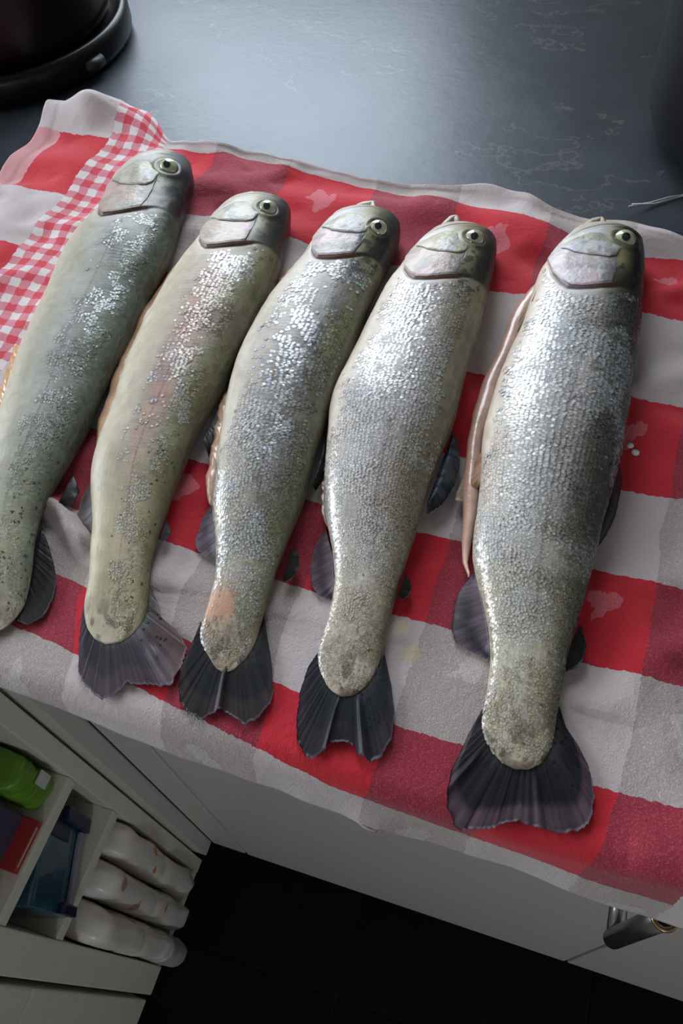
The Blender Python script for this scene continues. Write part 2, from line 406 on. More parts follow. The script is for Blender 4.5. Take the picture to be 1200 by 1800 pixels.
box('carton', -.44, -.334, -.084, -.041, ZS, ZS + .009, M['red'], rd, .0008)
box('printed_band', -.3345, -.3335, -.079, -.046, ZS + .0062, ZS + .0078, M['cream'], rd, 0)
cn = empty('paper_cone', (-.385, -.060, .6405)); tag(cn, 'light blue paper cone leaning on the dark violet box', 'cone')
V = []; A = np.linspace(0, 2 * np.pi, 28, endpoint=False)
for t in np.linspace(0, 1, 12):
    r = .002 + .024 * t ** .9; c0 = np.array((-.350, -.033, .660)) * (1 - t) + np.array((-.385, -.085, .668)) * t
    V += [c0 + np.array((-.5 * r * math.cos(a), .35 * r * math.cos(a), r * math.sin(a))) for a in A]
link('paper', mesh_np('paper', V, [grid_faces(12, 28, True), np.arange(28)[None], (np.arange(28) + 11 * 28)[None, ::-1]]), M['sky'], cn)
bt = empty('white_bottle', (-.372, -.104, ZS)); tag(bt, 'white round-shouldered plastic bottle on the upper shelf, nearest the viewer', 'bottle')
lathe('bottle_body', [(.0001, ZS), (.015, ZS), (.0165, ZS + .003), (.0165, .635), (.013, .652), (.008, .660), (.008, .664), (.0001, .664)], -.372, -.104, M['whitep'], bt, 36)
lathe('cap', [(.0001, .6642), (.0095, .6642), (.0095, .680), (.008, .683), (.0001, .683)], -.372, -.104, M['whitep'], bt, 28)
br = empty('snack_bag', (-.46, -.025, ZS)); tag(br, 'rose brown film bag behind the green pouch', 'bag')
pillow('wrapper', -.50, -.406, -.040, -.003, ZS, .690, M['brown'], br, 8, crumple=.006)
box('red_tag', -.4062, -.4045, -.018, -.005, .655, .672, M['red'], br, .0003)
cu = empty('cream_tub', (-.475, -.082, ZS)); tag(cu, 'cream round tub at the back of the upper shelf', 'tub')
lathe('tub_body', [(.0001, ZS), (.024, ZS), (.028, .70), (.0001, .70)], -.475, -.082, M['cream'], cu, 32)
lathe('tub_lid', [(.0001, .7002), (.030, .7002), (.030, .708), (.028, .710), (.0001, .710)], -.475, -.082, M['cream'], cu, 32)

# ------------------------------------------------------------------ black kettle (left) and black pot (right)
kx, ky = -.578, .572
kt = empty('kettle', (kx, ky, ZC)); tag(kt, 'glossy black kettle on its round base in the top left corner', 'kettle')
z = ZC
lathe('base', [(.0001, z), (.117, z), (.122, z + .003), (.1245, z + .009), (.1245, z + .022), (.1225, z + .0275), (.119, z + .0285), (.1165, z + .026), (.1155, z + .020), (.105, z + .019), (.0001, z + .019)], kx, ky, M['blackrim'], kt, 96)
lathe('body', [(.0001, z + .0195), (.098, z + .0195), (.1065, z + .026), (.109, z + .036), (.107, z + .07), (.100, z + .15), (.088, z + .215), (.080, z + .222), (.0001, z + .222)], kx, ky, M['blackred'], kt, 96)
lathe('lid', [(.0001, z + .2225), (.078, z + .2225), (.076, z + .232), (.04, z + .243), (.012, z + .246), (.011, z + .262), (.0001, z + .264)], kx, ky, M['blackgloss'], kt, 64)
tube('handle', [(kx - .088, ky - .03, z + .195), (kx - .135, ky - .05, z + .205), (kx - .158, ky - .058, z + .165), (kx - .155, ky - .057, z + .10), (kx - .130, ky - .048, z + .055), (kx - .100, ky - .037, z + .05)], .0105, M['blackgloss'], kt, 14)
ang = math.radians(-17)
d = Vector((math.cos(ang), math.sin(ang), 0)); nrm = Vector((-d.y, d.x, 0))
P = [Vector((kx, ky, z + .012)) + d * .1235 + nrm * s for s in (-.010, .010)]
tube('cord_notch', [P[0], (P[0] + P[1]) / 2 + d * .0012, P[1]], .0058, M['hole_shade'], kt, 12)

px, py = .136, .550
pt = empty('canister', (px, py, ZC)); tag(pt, 'tall black matt canister at the right edge behind the towel', 'canister')
R = .112
lathe('body', [(.0001, z), (.080, z), (.094, z + .004), (.104, z + .013), (.1095, z + .026), (R, z + .045), (R, z + .20), (R - .003, z + .205), (.0001, z + .205)], px, py, M['blackmatt'], pt, 96)
lathe('lid', [(.0001, z + .2055), (R + .002, z + .2055), (R + .002, z + .218), (R - .004, z + .222), (.014, z + .226), (.012, z + .240), (.016, z + .248), (.0001, z + .250)], px, py, M['blackmatt'], pt, 96)
# ------------------------------------------------------------------ trout: measured stations (metres on the counter)
FISH = {
 1: dict(
   o=(-0.3225, 0.4035),
   a=(0.21319, -0.97701),
   L=0.4009,
   st=[(0.01, -0.0019, 0.023, 0.0141), (0.02, -0.0012, 0.0259, 0.0156), (0.03, -0.0004, 0.0282, 0.0168), (0.04, -0.001, 0.0298, 0.0173), (0.055, -0.0021, 0.0307, 0.0174), (0.0684, -0.0022, 0.0302, 0.0167), (0.0817, -0.0036, 0.0318, 0.0171), (0.0951, -0.0052, 0.034, 0.018), (0.1084, -0.0068, 0.0355, 0.0184), (0.1218, -0.0077, 0.0365, 0.0186), (0.1351, -0.0089, 0.0365, 0.0182), (0.1485, -0.0105, 0.0356, 0.0174), (0.1619, -0.0122, 0.0342, 0.0164), (0.1752, -0.0129, 0.034, 0.0162), (0.1886, -0.0138, 0.0339, 0.0161), (0.2019, -0.0149, 0.0334, 0.0158), (0.2153, -0.0158, 0.0328, 0.0155), (0.2286, -0.0166, 0.0312, 0.0146), (0.242, -0.017, 0.03, 0.014), (0.2553, -0.0171, 0.0291, 0.0135), (0.2687, -0.0172, 0.0282, 0.013), (0.2821, -0.0183, 0.0268, 0.0123), (0.2954, -0.0196, 0.0251, 0.0111), (0.3088, -0.0207, 0.023, 0.0098), (0.3221, -0.0214, 0.0207, 0.0085), (0.3355, -0.0203, 0.0188, 0.0073), (0.3488, -0.0178, 0.0177, 0.0066), (0.3622, -0.0146, 0.0173, 0.0062), (0.3756, -0.0121, 0.0165, 0.0053), (0.3889, -0.0083, 0.0132, 0.0038), (0.3949, -0.0078, 0.0128, 0.0035)],
   eye=(0.041, 0.0135),
   er=0.0075,
   tail=[(-0.2724, 0.0342), (-0.2683, 0.0212), (-0.2661, 0.0081), (-0.2618, -0.0006), (-0.2541, -0.0049), (-0.2483, -0.0033), (-0.2475, 0.0034), (-0.2493, 0.0145), (-0.247, 0.022), (-0.2423, 0.0216), (-0.2388, 0.0199), (-0.2355, 0.0201), (-0.2325, 0.0196), (-0.2292, 0.0192), (-0.2264, 0.022), (-0.2234, 0.0269), (-0.2237, 0.0371), (-0.2276, 0.0477), (-0.2358, 0.0578), (-0.2441, 0.0668), (-0.2529, 0.0753)],
   adip=([(-0.2493, 0.1066), (-0.248, 0.0975), (-0.2473, 0.0897)], [(-0.2497, 0.1099), (-0.2455, 0.1064), (-0.2407, 0.1003), (-0.2401, 0.0944), (-0.2409, 0.0906), (-0.2438, 0.0886), (-0.2478, 0.0907)]),
   dorsal=([(-0.2531, 0.1721), (-0.2512, 0.163), (-0.2506, 0.1529)], [(-0.2528, 0.176), (-0.2499, 0.1681), (-0.248, 0.1582), (-0.2487, 0.1506)]),
   pelvic=([(-0.3225, 0.1838), (-0.3183, 0.1711), (-0.3143, 0.1596)], [(-0.3278, 0.1899), (-0.3226, 0.17), (-0.3178, 0.1539), (-0.3143, 0.1428), (-0.309, 0.1408)]),
   jaw=[(-0.3362, 0.3815), (-0.3334, 0.3921), (-0.3293, 0.3999), (-0.3243, 0.4041)],
   flap=([(-0.3486, 0.3368), (-0.3493, 0.3199), (-0.3486, 0.3025), (-0.3461, 0.2809), (-0.3443, 0.2668), (-0.3424, 0.2543), (-0.3384, 0.2362)], [(-0.337, 0.3251), (-0.3384, 0.3072), (-0.3396, 0.2937), (-0.3391, 0.2759), (-0.3373, 0.2627), (-0.3352, 0.2493), (-0.3304, 0.2299)]),
   flap2=([(-0.3353, 0.1955), (-0.3289, 0.177), (-0.3234, 0.1582), (-0.319, 0.1423), (-0.3154, 0.1292)], [(-0.3233, 0.1852), (-0.3183, 0.1711), (-0.313, 0.1527), (-0.3062, 0.1309), (-0.3024, 0.1184)]),
 ),
 2: dict(
   o=(-0.2337, 0.3665),
   a=(0.16297, -0.98663),
   L=0.3495,
   st=[(0.01, 0.0045, 0.0239, 0.0146), (0.02, 0.0043, 0.0261, 0.0157), (0.03, 0.004, 0.0275, 0.0162), (0.04, 0.0025, 0.0288, 0.0166), (0.055, 0.0012, 0.0302, 0.0169), (0.0664, 0.0005, 0.0316, 0.0172), (0.0777, -0.0005, 0.0334, 0.0178), (0.0891, -0.002, 0.0347, 0.0182), (0.1004, -0.004, 0.035, 0.018), (0.1118, -0.0057, 0.0351, 0.0177), (0.1232, -0.0074, 0.0352, 0.0174), (0.1345, -0.0091, 0.0347, 0.0168), (0.1459, -0.0108, 0.0342, 0.0164), (0.1572, -0.0123, 0.0333, 0.0159), (0.1686, -0.0136, 0.0328, 0.0155), (0.18, -0.0143, 0.0319, 0.0151), (0.1913, -0.015, 0.0308, 0.0145), (0.2027, -0.0157, 0.0293, 0.0137), (0.214, -0.0174, 0.0279, 0.013), (0.2254, -0.0183, 0.0276, 0.0128), (0.2368, -0.0187, 0.0272, 0.0126), (0.2481, -0.0188, 0.0261, 0.0119), (0.2595, -0.018, 0.0239, 0.0105), (0.2708, -0.0164, 0.0217, 0.0092), (0.2822, -0.0148, 0.0198, 0.0081), (0.2936, -0.0138, 0.0177, 0.0069), (0.3049, -0.0121, 0.0165, 0.0062), (0.3163, -0.0094, 0.0166, 0.0059), (0.3276, -0.0081, 0.0175, 0.0056), (0.339, -0.0074, 0.0158, 0.0046), (0.3442, -0.0066, 0.015, 0.0041)],
   eye=(0.0319, 0.017),
   er=0.0067,
   tail=[(-0.2061, 0.0393), (-0.2036, 0.0314), (-0.1988, 0.0195), (-0.1907, 0.0038), (-0.1832, -0.0024), (-0.1803, -0.003), (-0.1764, -0.0052), (-0.1728, -0.0054), (-0.1704, -0.0047), (-0.1679, -0.0016), (-0.1656, 0.0018), (-0.1651, 0.0041), (-0.1646, 0.006), (-0.162, 0.0053), (-0.16, 0.0056), (-0.157, 0.0064), (-0.1537, 0.0074), (-0.1503, 0.008), (-0.147, 0.0081), (-0.1441, 0.0092), (-0.142, 0.0107), (-0.1419, 0.0199), (-0.1433, 0.0308), (-0.1522, 0.038), (-0.1592, 0.0406), (-0.1629, 0.0422), (-0.1658, 0.0471), (-0.1745, 0.0557)],
   anal=([(-0.2401, 0.1127), (-0.2308, 0.0978), (-0.2196, 0.0772)], [(-0.2404, 0.1117), (-0.2401, 0.1002), (-0.2369, 0.0881), (-0.2322, 0.0815), (-0.2258, 0.0774), (-0.219, 0.0747)]),
   adip=([(-0.1829, 0.0952), (-0.1818, 0.0898), (-0.1813, 0.0843)], [(-0.1819, 0.0943), (-0.1791, 0.0913), (-0.1775, 0.0872), (-0.1784, 0.084), (-0.1802, 0.0827)]),
   dorsal=([(-0.1841, 0.1776), (-0.1832, 0.1642), (-0.1837, 0.1508)], [(-0.1823, 0.1795), (-0.1779, 0.1655), (-0.1733, 0.1491), (-0.1715, 0.1389), (-0.1773, 0.1416)]),
   jaw=[(-0.2457, 0.3462), (-0.2423, 0.3579), (-0.2377, 0.3645), (-0.2335, 0.3675)],
   flap=([(-0.2605, 0.3067), (-0.2619, 0.295), (-0.2633, 0.2788), (-0.2634, 0.2586), (-0.2647, 0.2468), (-0.2622, 0.2267), (-0.2603, 0.2085), (-0.2578, 0.1921), (-0.2548, 0.1774), (-0.2519, 0.1632), (-0.247, 0.1454), (-0.2414, 0.1273)], [(-0.252, 0.2958), (-0.2531, 0.2845), (-0.2546, 0.2651), (-0.255, 0.2506), (-0.255, 0.2355), (-0.2533, 0.218), (-0.2512, 0.2013), (-0.2494, 0.1857), (-0.246, 0.171), (-0.2411, 0.1535), (-0.2386, 0.1384), (-0.237, 0.1266)]),
 ),
 3: dict(
   o=(-0.1424, 0.3698),
   a=(0.07657, -0.99706),
   L=0.3473,
   st=[(0.01, -0.0047, 0.0238, 0.0145), (0.02, -0.0045, 0.026, 0.0156), (0.03, -0.0051, 0.0276, 0.0163), (0.04, -0.0068, 0.0284, 0.0164), (0.055, -0.009, 0.0286, 0.016), (0.0663, -0.0111, 0.0293, 0.0159), (0.0775, -0.0134, 0.0302, 0.0162), (0.0888, -0.0155, 0.0308, 0.0163), (0.1001, -0.017, 0.0318, 0.0166), (0.1114, -0.0179, 0.0327, 0.0169), (0.1226, -0.0189, 0.0335, 0.017), (0.1339, -0.0196, 0.0335, 0.0168), (0.1452, -0.0204, 0.0335, 0.0167), (0.1565, -0.0211, 0.0333, 0.0164), (0.1677, -0.0215, 0.0326, 0.016), (0.179, -0.0215, 0.0317, 0.0154), (0.1903, -0.0207, 0.0307, 0.0147), (0.2016, -0.0197, 0.0297, 0.0141), (0.2128, -0.0187, 0.0287, 0.0135), (0.2241, -0.0174, 0.028, 0.0131), (0.2354, -0.016, 0.0272, 0.0126), (0.2466, -0.0148, 0.026, 0.0118), (0.2579, -0.0141, 0.0241, 0.0106), (0.2692, -0.0125, 0.0211, 0.0089), (0.2805, -0.0105, 0.0183, 0.0074), (0.2917, -0.0093, 0.0161, 0.0063), (0.303, -0.0084, 0.0152, 0.0057), (0.3143, -0.0083, 0.0148, 0.0053), (0.3256, -0.0087, 0.0151, 0.0049), (0.3368, -0.0075, 0.0136, 0.0039), (0.342, -0.0043, 0.0103, 0.0028)],
   eye=(0.0364, 0.0087),
   er=0.0065,
   tail=[(-0.1423, 0.0457), (-0.1417, 0.0322), (-0.142, 0.0202), (-0.1391, 0.0104), (-0.1351, 0.0041), (-0.1284, -0.0009), (-0.1259, -0.0005), (-0.1216, -0.0021), (-0.1197, 0.0016), (-0.1166, 0.0034), (-0.1155, 0.0057), (-0.1137, 0.0057), (-0.1089, 0.0047), (-0.1055, 0.0035), (-0.1006, 0.002), (-0.0981, 0.0045), (-0.0957, 0.0074), (-0.0927, 0.0155), (-0.0938, 0.0223), (-0.0992, 0.0346), (-0.1049, 0.0449), (-0.1117, 0.0573)],
   anal=([(-0.1649, 0.1154), (-0.155, 0.0985), (-0.1466, 0.0815)], [(-0.1655, 0.1152), (-0.1666, 0.1031), (-0.1647, 0.0902), (-0.1613, 0.0848), (-0.1554, 0.082), (-0.1465, 0.0797)]),
   adip=([(-0.1098, 0.0954), (-0.1087, 0.0861), (-0.1088, 0.0787)], [(-0.109, 0.0967), (-0.1054, 0.0937), (-0.1032, 0.0893), (-0.1025, 0.0836), (-0.1046, 0.0792), (-0.1075, 0.0767)]),
   dorsal=([(-0.1142, 0.1644), (-0.1125, 0.1482), (-0.1115, 0.1343)], [(-0.1127, 0.1661), (-0.1097, 0.1613), (-0.1085, 0.1554), (-0.1085, 0.1451), (-0.1099, 0.1355)]),
   pelvic=([(-0.1779, 0.1843), (-0.175, 0.1735), (-0.172, 0.1608)], [(-0.1803, 0.1847), (-0.18, 0.1768), (-0.1784, 0.1659), (-0.1754, 0.1569), (-0.1734, 0.1574)]),
   jaw=[(-0.1643, 0.356), (-0.1591, 0.3664), (-0.1515, 0.3721), (-0.1457, 0.374), (-0.1422, 0.3661)],
   flap=([(-0.1815, 0.3122), (-0.1857, 0.2914), (-0.1869, 0.2749), (-0.1876, 0.2595)], [(-0.1738, 0.3051), (-0.1785, 0.2874), (-0.1807, 0.2681), (-0.1833, 0.2526)]),
   flap2=([(-0.1845, 0.1921), (-0.1825, 0.1771), (-0.1786, 0.1599), (-0.1735, 0.1416), (-0.1683, 0.1242), (-0.1636, 0.1115)], [(-0.1773, 0.1845), (-0.1746, 0.1691), (-0.171, 0.1523), (-0.1661, 0.1346), (-0.1619, 0.1195), (-0.1584, 0.1079)]),
 ),
 4: dict(
   o=(-0.0801, 0.3675),
   a=(0.06511, -0.99788),
   L=0.3404,
   st=[(0.01, 0.0028, 0.0224, 0.0137), (0.02, 0.0019, 0.0249, 0.015), (0.03, 0.0006, 0.0268, 0.0158), (0.04, -0.0009, 0.0284, 0.0164), (0.055, -0.0028, 0.0304, 0.0169), (0.066, -0.0045, 0.032, 0.0173), (0.077, -0.0056, 0.0329, 0.0176), (0.088, -0.0065, 0.0335, 0.0177), (0.099, -0.0072, 0.034, 0.0178), (0.11, -0.0083, 0.0341, 0.0176), (0.121, -0.0096, 0.0341, 0.0173), (0.132, -0.0105, 0.0346, 0.0174), (0.143, -0.0115, 0.0354, 0.0176), (0.1541, -0.0125, 0.0362, 0.0178), (0.1651, -0.0132, 0.0367, 0.0179), (0.1761, -0.0132, 0.0363, 0.0176), (0.1871, -0.0129, 0.0344, 0.0165), (0.1981, -0.0128, 0.0322, 0.0153), (0.2091, -0.0127, 0.0306, 0.0144), (0.2201, -0.0122, 0.0291, 0.0136), (0.2311, -0.0115, 0.0275, 0.0127), (0.2421, -0.0104, 0.0256, 0.0116), (0.2531, -0.0084, 0.0232, 0.0102), (0.2641, -0.0064, 0.02, 0.0084), (0.2751, -0.0051, 0.0175, 0.0071), (0.2861, -0.0039, 0.0158, 0.0062), (0.2971, -0.0035, 0.015, 0.0056), (0.3081, -0.0036, 0.0149, 0.0053), (0.3191, -0.0042, 0.0154, 0.005), (0.3302, -0.0038, 0.0136, 0.0039), (0.3353, -0.0029, 0.0118, 0.0033)],
   eye=(0.0309, 0.0112),
   er=0.0067,
   tail=[(-0.0789, 0.0472), (-0.0813, 0.0376), (-0.081, 0.0251), (-0.0784, 0.0125), (-0.0744, 0.0019), (-0.068, -0.0038), (-0.065, -0.0037), (-0.063, -0.0013), (-0.0602, 0.0017), (-0.0605, 0.0052), (-0.057, 0.0065), (-0.0531, 0.0079), (-0.0486, 0.0076), (-0.0456, 0.0039), (-0.0423, 0.003), (-0.0395, 0.0025), (-0.0369, 0.0035), (-0.0349, 0.006), (-0.0329, 0.0152), (-0.0348, 0.0272), (-0.0395, 0.0391), (-0.0471, 0.0541)],
   anal=([(-0.0982, 0.1162), (-0.087, 0.0968), (-0.0803, 0.0778)], [(-0.0985, 0.1154), (-0.1003, 0.1041), (-0.0984, 0.0919), (-0.0943, 0.0807), (-0.0883, 0.0759), (-0.0812, 0.0758)]),
   adip=([(-0.0484, 0.0975), (-0.0483, 0.0907), (-0.0489, 0.0832)], [(-0.0469, 0.0965), (-0.0446, 0.0944), (-0.0433, 0.0907), (-0.0436, 0.086), (-0.046, 0.084)]),
   dorsal=([(-0.0454, 0.1899), (-0.0468, 0.1642), (-0.0477, 0.1397)], [(-0.0461, 0.1941), (-0.0416, 0.1888), (-0.0366, 0.1725), (-0.0366, 0.1558), (-0.0402, 0.1432), (-0.0467, 0.1354)]),
   pelvic=([(-0.1187, 0.197), (-0.1143, 0.1823), (-0.111, 0.1657)], [(-0.119, 0.1946), (-0.1179, 0.1836), (-0.1149, 0.1733), (-0.1122, 0.1591), (-0.1108, 0.1569), (-0.1106, 0.1633)]),
   jaw=[(-0.0955, 0.3495), (-0.0917, 0.3604), (-0.0875, 0.3696), (-0.085, 0.3708), (-0.0819, 0.3645)],
   flap=([(-0.1097, 0.1583), (-0.1088, 0.1502), (-0.1069, 0.1425), (-0.1039, 0.1314), (-0.1007, 0.1225), (-0.0975, 0.1158)], [(-0.1066, 0.1543), (-0.1054, 0.1464), (-0.1036, 0.1389), (-0.1003, 0.128), (-0.0975, 0.1193), (-0.0949, 0.1125)]),
 ),
 5: dict(
   o=(0.0153, 0.3872),
   a=(0.03187, -0.99949),
   L=0.37,
   st=[(0.01, 0.0009, 0.0229, 0.014), (0.02, -0.0004, 0.0255, 0.0153), (0.03, -0.0016, 0.0276, 0.0163), (0.04, -0.0031, 0.0294, 0.017), (0.055, -0.0052, 0.0318, 0.0179), (0.0672, -0.0058, 0.0327, 0.0179), (0.0793, -0.006, 0.0332, 0.0179), (0.0915, -0.0062, 0.0336, 0.0178), (0.1036, -0.0071, 0.0341, 0.0179), (0.1158, -0.0082, 0.0349, 0.018), (0.1279, -0.0094, 0.0356, 0.0182), (0.1401, -0.0101, 0.0362, 0.0183), (0.1522, -0.0106, 0.0368, 0.0183), (0.1644, -0.0111, 0.0371, 0.0183), (0.1766, -0.0116, 0.0373, 0.0182), (0.1887, -0.012, 0.0372, 0.018), (0.2009, -0.0124, 0.0366, 0.0176), (0.213, -0.0125, 0.035, 0.0167), (0.2252, -0.0123, 0.0337, 0.0159), (0.2373, -0.0125, 0.0322, 0.0151), (0.2495, -0.0126, 0.0311, 0.0144), (0.2617, -0.0123, 0.0302, 0.0138), (0.2738, -0.0121, 0.0288, 0.0127), (0.286, -0.0103, 0.0255, 0.0108), (0.2981, -0.0086, 0.0217, 0.0088), (0.3103, -0.0073, 0.0186, 0.0073), (0.3224, -0.0061, 0.0168, 0.0063), (0.3346, -0.0056, 0.0162, 0.0058), (0.3467, -0.0057, 0.0163, 0.0053), (0.3589, -0.0052, 0.0161, 0.0047), (0.3644, -0.0038, 0.0147, 0.0041)],
   eye=(0.0318, 0.0096),
   er=0.0073,
   tail=[(0.0037, 0.0404), (0.0003, 0.0277), (-0.0016, 0.0174), (-0.0037, 0.0084), (-0.0033, 0.0002), (-0.0016, -0.0073), (0.0034, -0.0136), (0.0072, -0.0149), (0.0078, -0.013), (0.013, -0.0121), (0.0194, -0.0097), (0.0217, -0.0066), (0.0254, -0.0058), (0.0289, -0.0035), (0.0334, -0.0041), (0.0387, -0.0039), (0.042, -0.0034), (0.0454, -0.004), (0.0498, -0.0018), (0.0534, -0.0004), (0.0567, 0.0034), (0.0582, 0.0067), (0.0581, 0.0165), (0.0544, 0.0276), (0.0482, 0.0363), (0.0423, 0.0422), (0.0375, 0.0519)],
   anal=([(-0.0154, 0.1099), (-0.0048, 0.0873), (0.0021, 0.0673)], [(-0.0155, 0.1105), (-0.0203, 0.0975), (-0.0208, 0.0894), (-0.0191, 0.0769), (-0.0159, 0.0702), (-0.0086, 0.0679), (0.0014, 0.0653)]),
   adip=([(0.04, 0.0928), (0.0369, 0.0814), (0.0359, 0.0734)], [(0.041, 0.0937), (0.0427, 0.0886), (0.045, 0.0834), (0.0445, 0.0758), (0.0413, 0.0705), (0.0374, 0.0674)]),
   dorsal=([(0.0437, 0.1952), (0.0428, 0.1676), (0.0418, 0.1472)], [(0.047, 0.1977), (0.0498, 0.1888), (0.0502, 0.1792), (0.0493, 0.1612), (0.0454, 0.1457), (0.0426, 0.1392)]),
   pelvic=([(-0.0263, 0.1827), (-0.0234, 0.172), (-0.0228, 0.1602)], [(-0.0276, 0.1831), (-0.0323, 0.1753), (-0.0346, 0.1532), (-0.0346, 0.1494), (-0.0304, 0.1497), (-0.0244, 0.1559)]),
   jaw=[(-0.0068, 0.3638), (-0.0005, 0.3775), (0.0057, 0.387), (0.0106, 0.3899), (0.0135, 0.3843)],
   flap=([(-0.0051, 0.375), (-0.0135, 0.3549), (-0.0237, 0.3263), (-0.0311, 0.3022), (-0.0335, 0.264), (-0.0368, 0.2411), (-0.0374, 0.2117), (-0.0359, 0.191), (-0.0305, 0.1548), (-0.0256, 0.1261), (-0.0224, 0.1127), (-0.0184, 0.1055)], [(-0.0013, 0.3587), (-0.0084, 0.3395), (-0.0184, 0.3119), (-0.0213, 0.2871), (-0.0258, 0.2532), (-0.0272, 0.2292), (-0.0279, 0.203), (-0.0274, 0.1849), (-0.0225, 0.1526), (-0.0197, 0.1296), (-0.0177, 0.1121), (-0.0162, 0.104)]),
 ),
}
Z0 = ZC + .0040                # height on which the fish lie
class Trout:
    def __init__(s, i):
        d = FISH[i]; s.i = i; s.d = d; s.L = d['L']
        s.o = np.array(d['o']); s.a = np.array(d['a']); s.b = np.array([-s.a[1], s.a[0]]); s.b = s.b if s.b[0] > 0 else -s.b
        st = np.array(d['st'])
        g = np.arange(0, s.L + .0005, .001)
        s.g = g
        uc = gsm(np.interp(g, st[:, 0], st[:, 1]), 5); w = gsm(np.interp(g, st[:, 0], st[:, 2]), 4); h = gsm(np.interp(g, st[:, 0], st[:, 3]), 8)
        cap = np.sqrt(np.clip(1 - (1 - np.clip(g / .013, 0, 1)) ** 2, 0, 1)); cap[0] = .02
        caph = np.clip(.25 + .75 * np.sqrt(np.clip(1 - (1 - np.clip(g / .026, 0, 1)) ** 2, 0, 1)), 0, 1)
        e = np.clip((s.L - g) / .020, 0, 1); capt = np.sqrt(np.clip(1 - (1 - e) ** 2, 0, 1)); capt[-1] = .02
        s.uc, s.w, s.h = uc, w * cap * capt, np.maximum(h * caph * (.45 + .55 * np.sqrt(np.clip(1 - (1 - np.clip((s.L - g) / .02, 0, 1)) ** 2, 0, 1))), .0012)
        s.w0 = w
        tp_ = .30 + .70 * sst(s.L - g, .0, .050)
        s.h = s.h * tp_; s.hc = np.maximum(gsm(h, 6) * tp_, .0024)          # centre height above Z0
        s.Hl = {5: .0862, 4: .0787, 3: .0715, 2: .079, 1: .100}[i]
    def at(s, q):
        f = lambda y: np.interp(q, s.g, y)
        return f(s.uc), f(s.w), f(s.h), f(s.hc)
    def P(s, q, phi, off=0.0):
        """surface point; phi = 0 on top, + to the back (dorsal), - to the belly"""
        uc, w, h, hc = s.at(q)
        t = np.sin(phi); c = np.cos(phi)
        t = np.sign(t) * np.abs(t) ** .92
        zz = np.where(c >= 0, np.abs(c) ** .90 * h, -np.abs(c) ** .6 * np.minimum(hc, h * 1.02))
        w = w + off * np.abs(t); zz = zz + off * c
        u = uc + w * t
        xy = s.o + s.a * np.asarray(q)[..., None] + s.b * u[..., None]
        return np.concatenate([xy, (Z0 + hc + zz)[..., None]], -1)
    def local(s, x, y):
        dx = x - s.o[0]; dy = y - s.o[1]
        return dx * s.a[0] + dy * s.a[1], dx * s.b[0] + dy * s.b[1]
TROUT = {i: Trout(i) for i in (1, 2, 3, 4, 5)}

# ------------------------------------------------------------------ tea towel
UN = [-6.5, -6.15, -5.45, -4.72, -4, -3, -2, -1, 0, 1, 2, 2.75, 3.15]
XT = [-.462, -.440, -.393, -.343, -.295, -.228, -.157, -.091, -.024, .035, .085, .125, .145]
XM = [-.462, -.440, -.393, -.343, -.285, -.215, -.160, -.100, -.033, .020, .073, .112, .132]
XF = [-.450, -.430, -.385, -.335, -.255, -.195, -.141, -.093, -.039, .012, .062, .102, .122]
VN = [-.62, -.25, 0, 1, 2, 3, 4, 5, 6, 7, 7.45]
YR = [.447, .425, .402, .322, .251, .184, .128, .077, .021, -.034, -.060]
YL = [.476, .455, .435, .357, .291, .220, .150, .092, .056, .024, -.016]
uu = np.concatenate([np.linspace(-6.5, 3.15, 330)]); vv = np.linspace(-.62, 7.45, 270)
U, Vv = np.meshgrid(uu, vv, indexing='ij')
xt, xm, xf = (np.interp(U, UN, a) for a in (XT, XM, XF))
yr, yl = np.interp(Vv, VN, YR), np.interp(Vv, VN, YL)
k = sst(xm, -.28, -.05); k2 = sst(xm, -.36, .16); k2 = k * (1 - sst(Vv, 5.8, 6.6)) + k2 * sst(Vv, 5.8, 6.6); Yf = yl * (1 - k2) + yr * k2
ky1 = sst(Yf, .10, .40); kf = sst(Yf, .07, -.02)
Xf = (xm * (1 - ky1) + xt * ky1) * (1 - kf) + xf * kf
fb = 1 - .82 * sst(Xf, -.385, -.335) + .35 * sst(Xf, -.16, -.06) - .25 * sst(Xf, .02, .08)
y0_ = np.take_along_axis(Yf, np.full((len(uu), 1), np.argmin(np.abs(vv))), 1)
Yf = np.where(Vv < 0, y0_ + (Yf - y0_) * fb, Yf)
Yf = Yf - .022 * sst(Xf, -.07, .05) * sst(Vv, .9, 0) 
# soft irregularity of the edges
Yf = Yf + (fbm(Xf * 22, Yf * 6, 3) - .5) * .010 * sst(Yf, .36, .45) + (fbm(Xf * 14, Yf * 4, 5) - .5) * .010 * sst(Yf, .06, -.01)
Xf = Xf + (fbm(Xf * 5, Yf * 25, 8) - .5) * .010
# corners are rounded
Yf = Yf - .016 * sst(Xf, .075, .14) ** 2 * sst(Yf, .40, .44)
W = .0042 * (fbm(Xf * 13 + 3, Yf * 17, 21, 3) - .42)
W += .0075 * (1 - np.abs(2 * fbm(Xf * 11 + Yf * 9, Yf * 15 - Xf * 9, 33, 2) - 1)) ** 5
W += .0022 * (fbm(Xf * 60, Yf * 40, 44, 2) - .5)
W += .0030 * (1 - np.abs(2 * fbm(Xf * 24 + Yf * 8, Yf * 34, 39, 2) - 1)) ** 4
W += .0034 * np.sin((Yf * .8 + Xf * .25 + .006 * fbm(Xf * 20, Yf * 9, 4)) * 190) * sst(Yf, .00, .05) * sst(Yf, .42, .30) * fbm(Xf * 9, Yf * 9, 12, 2) * .6
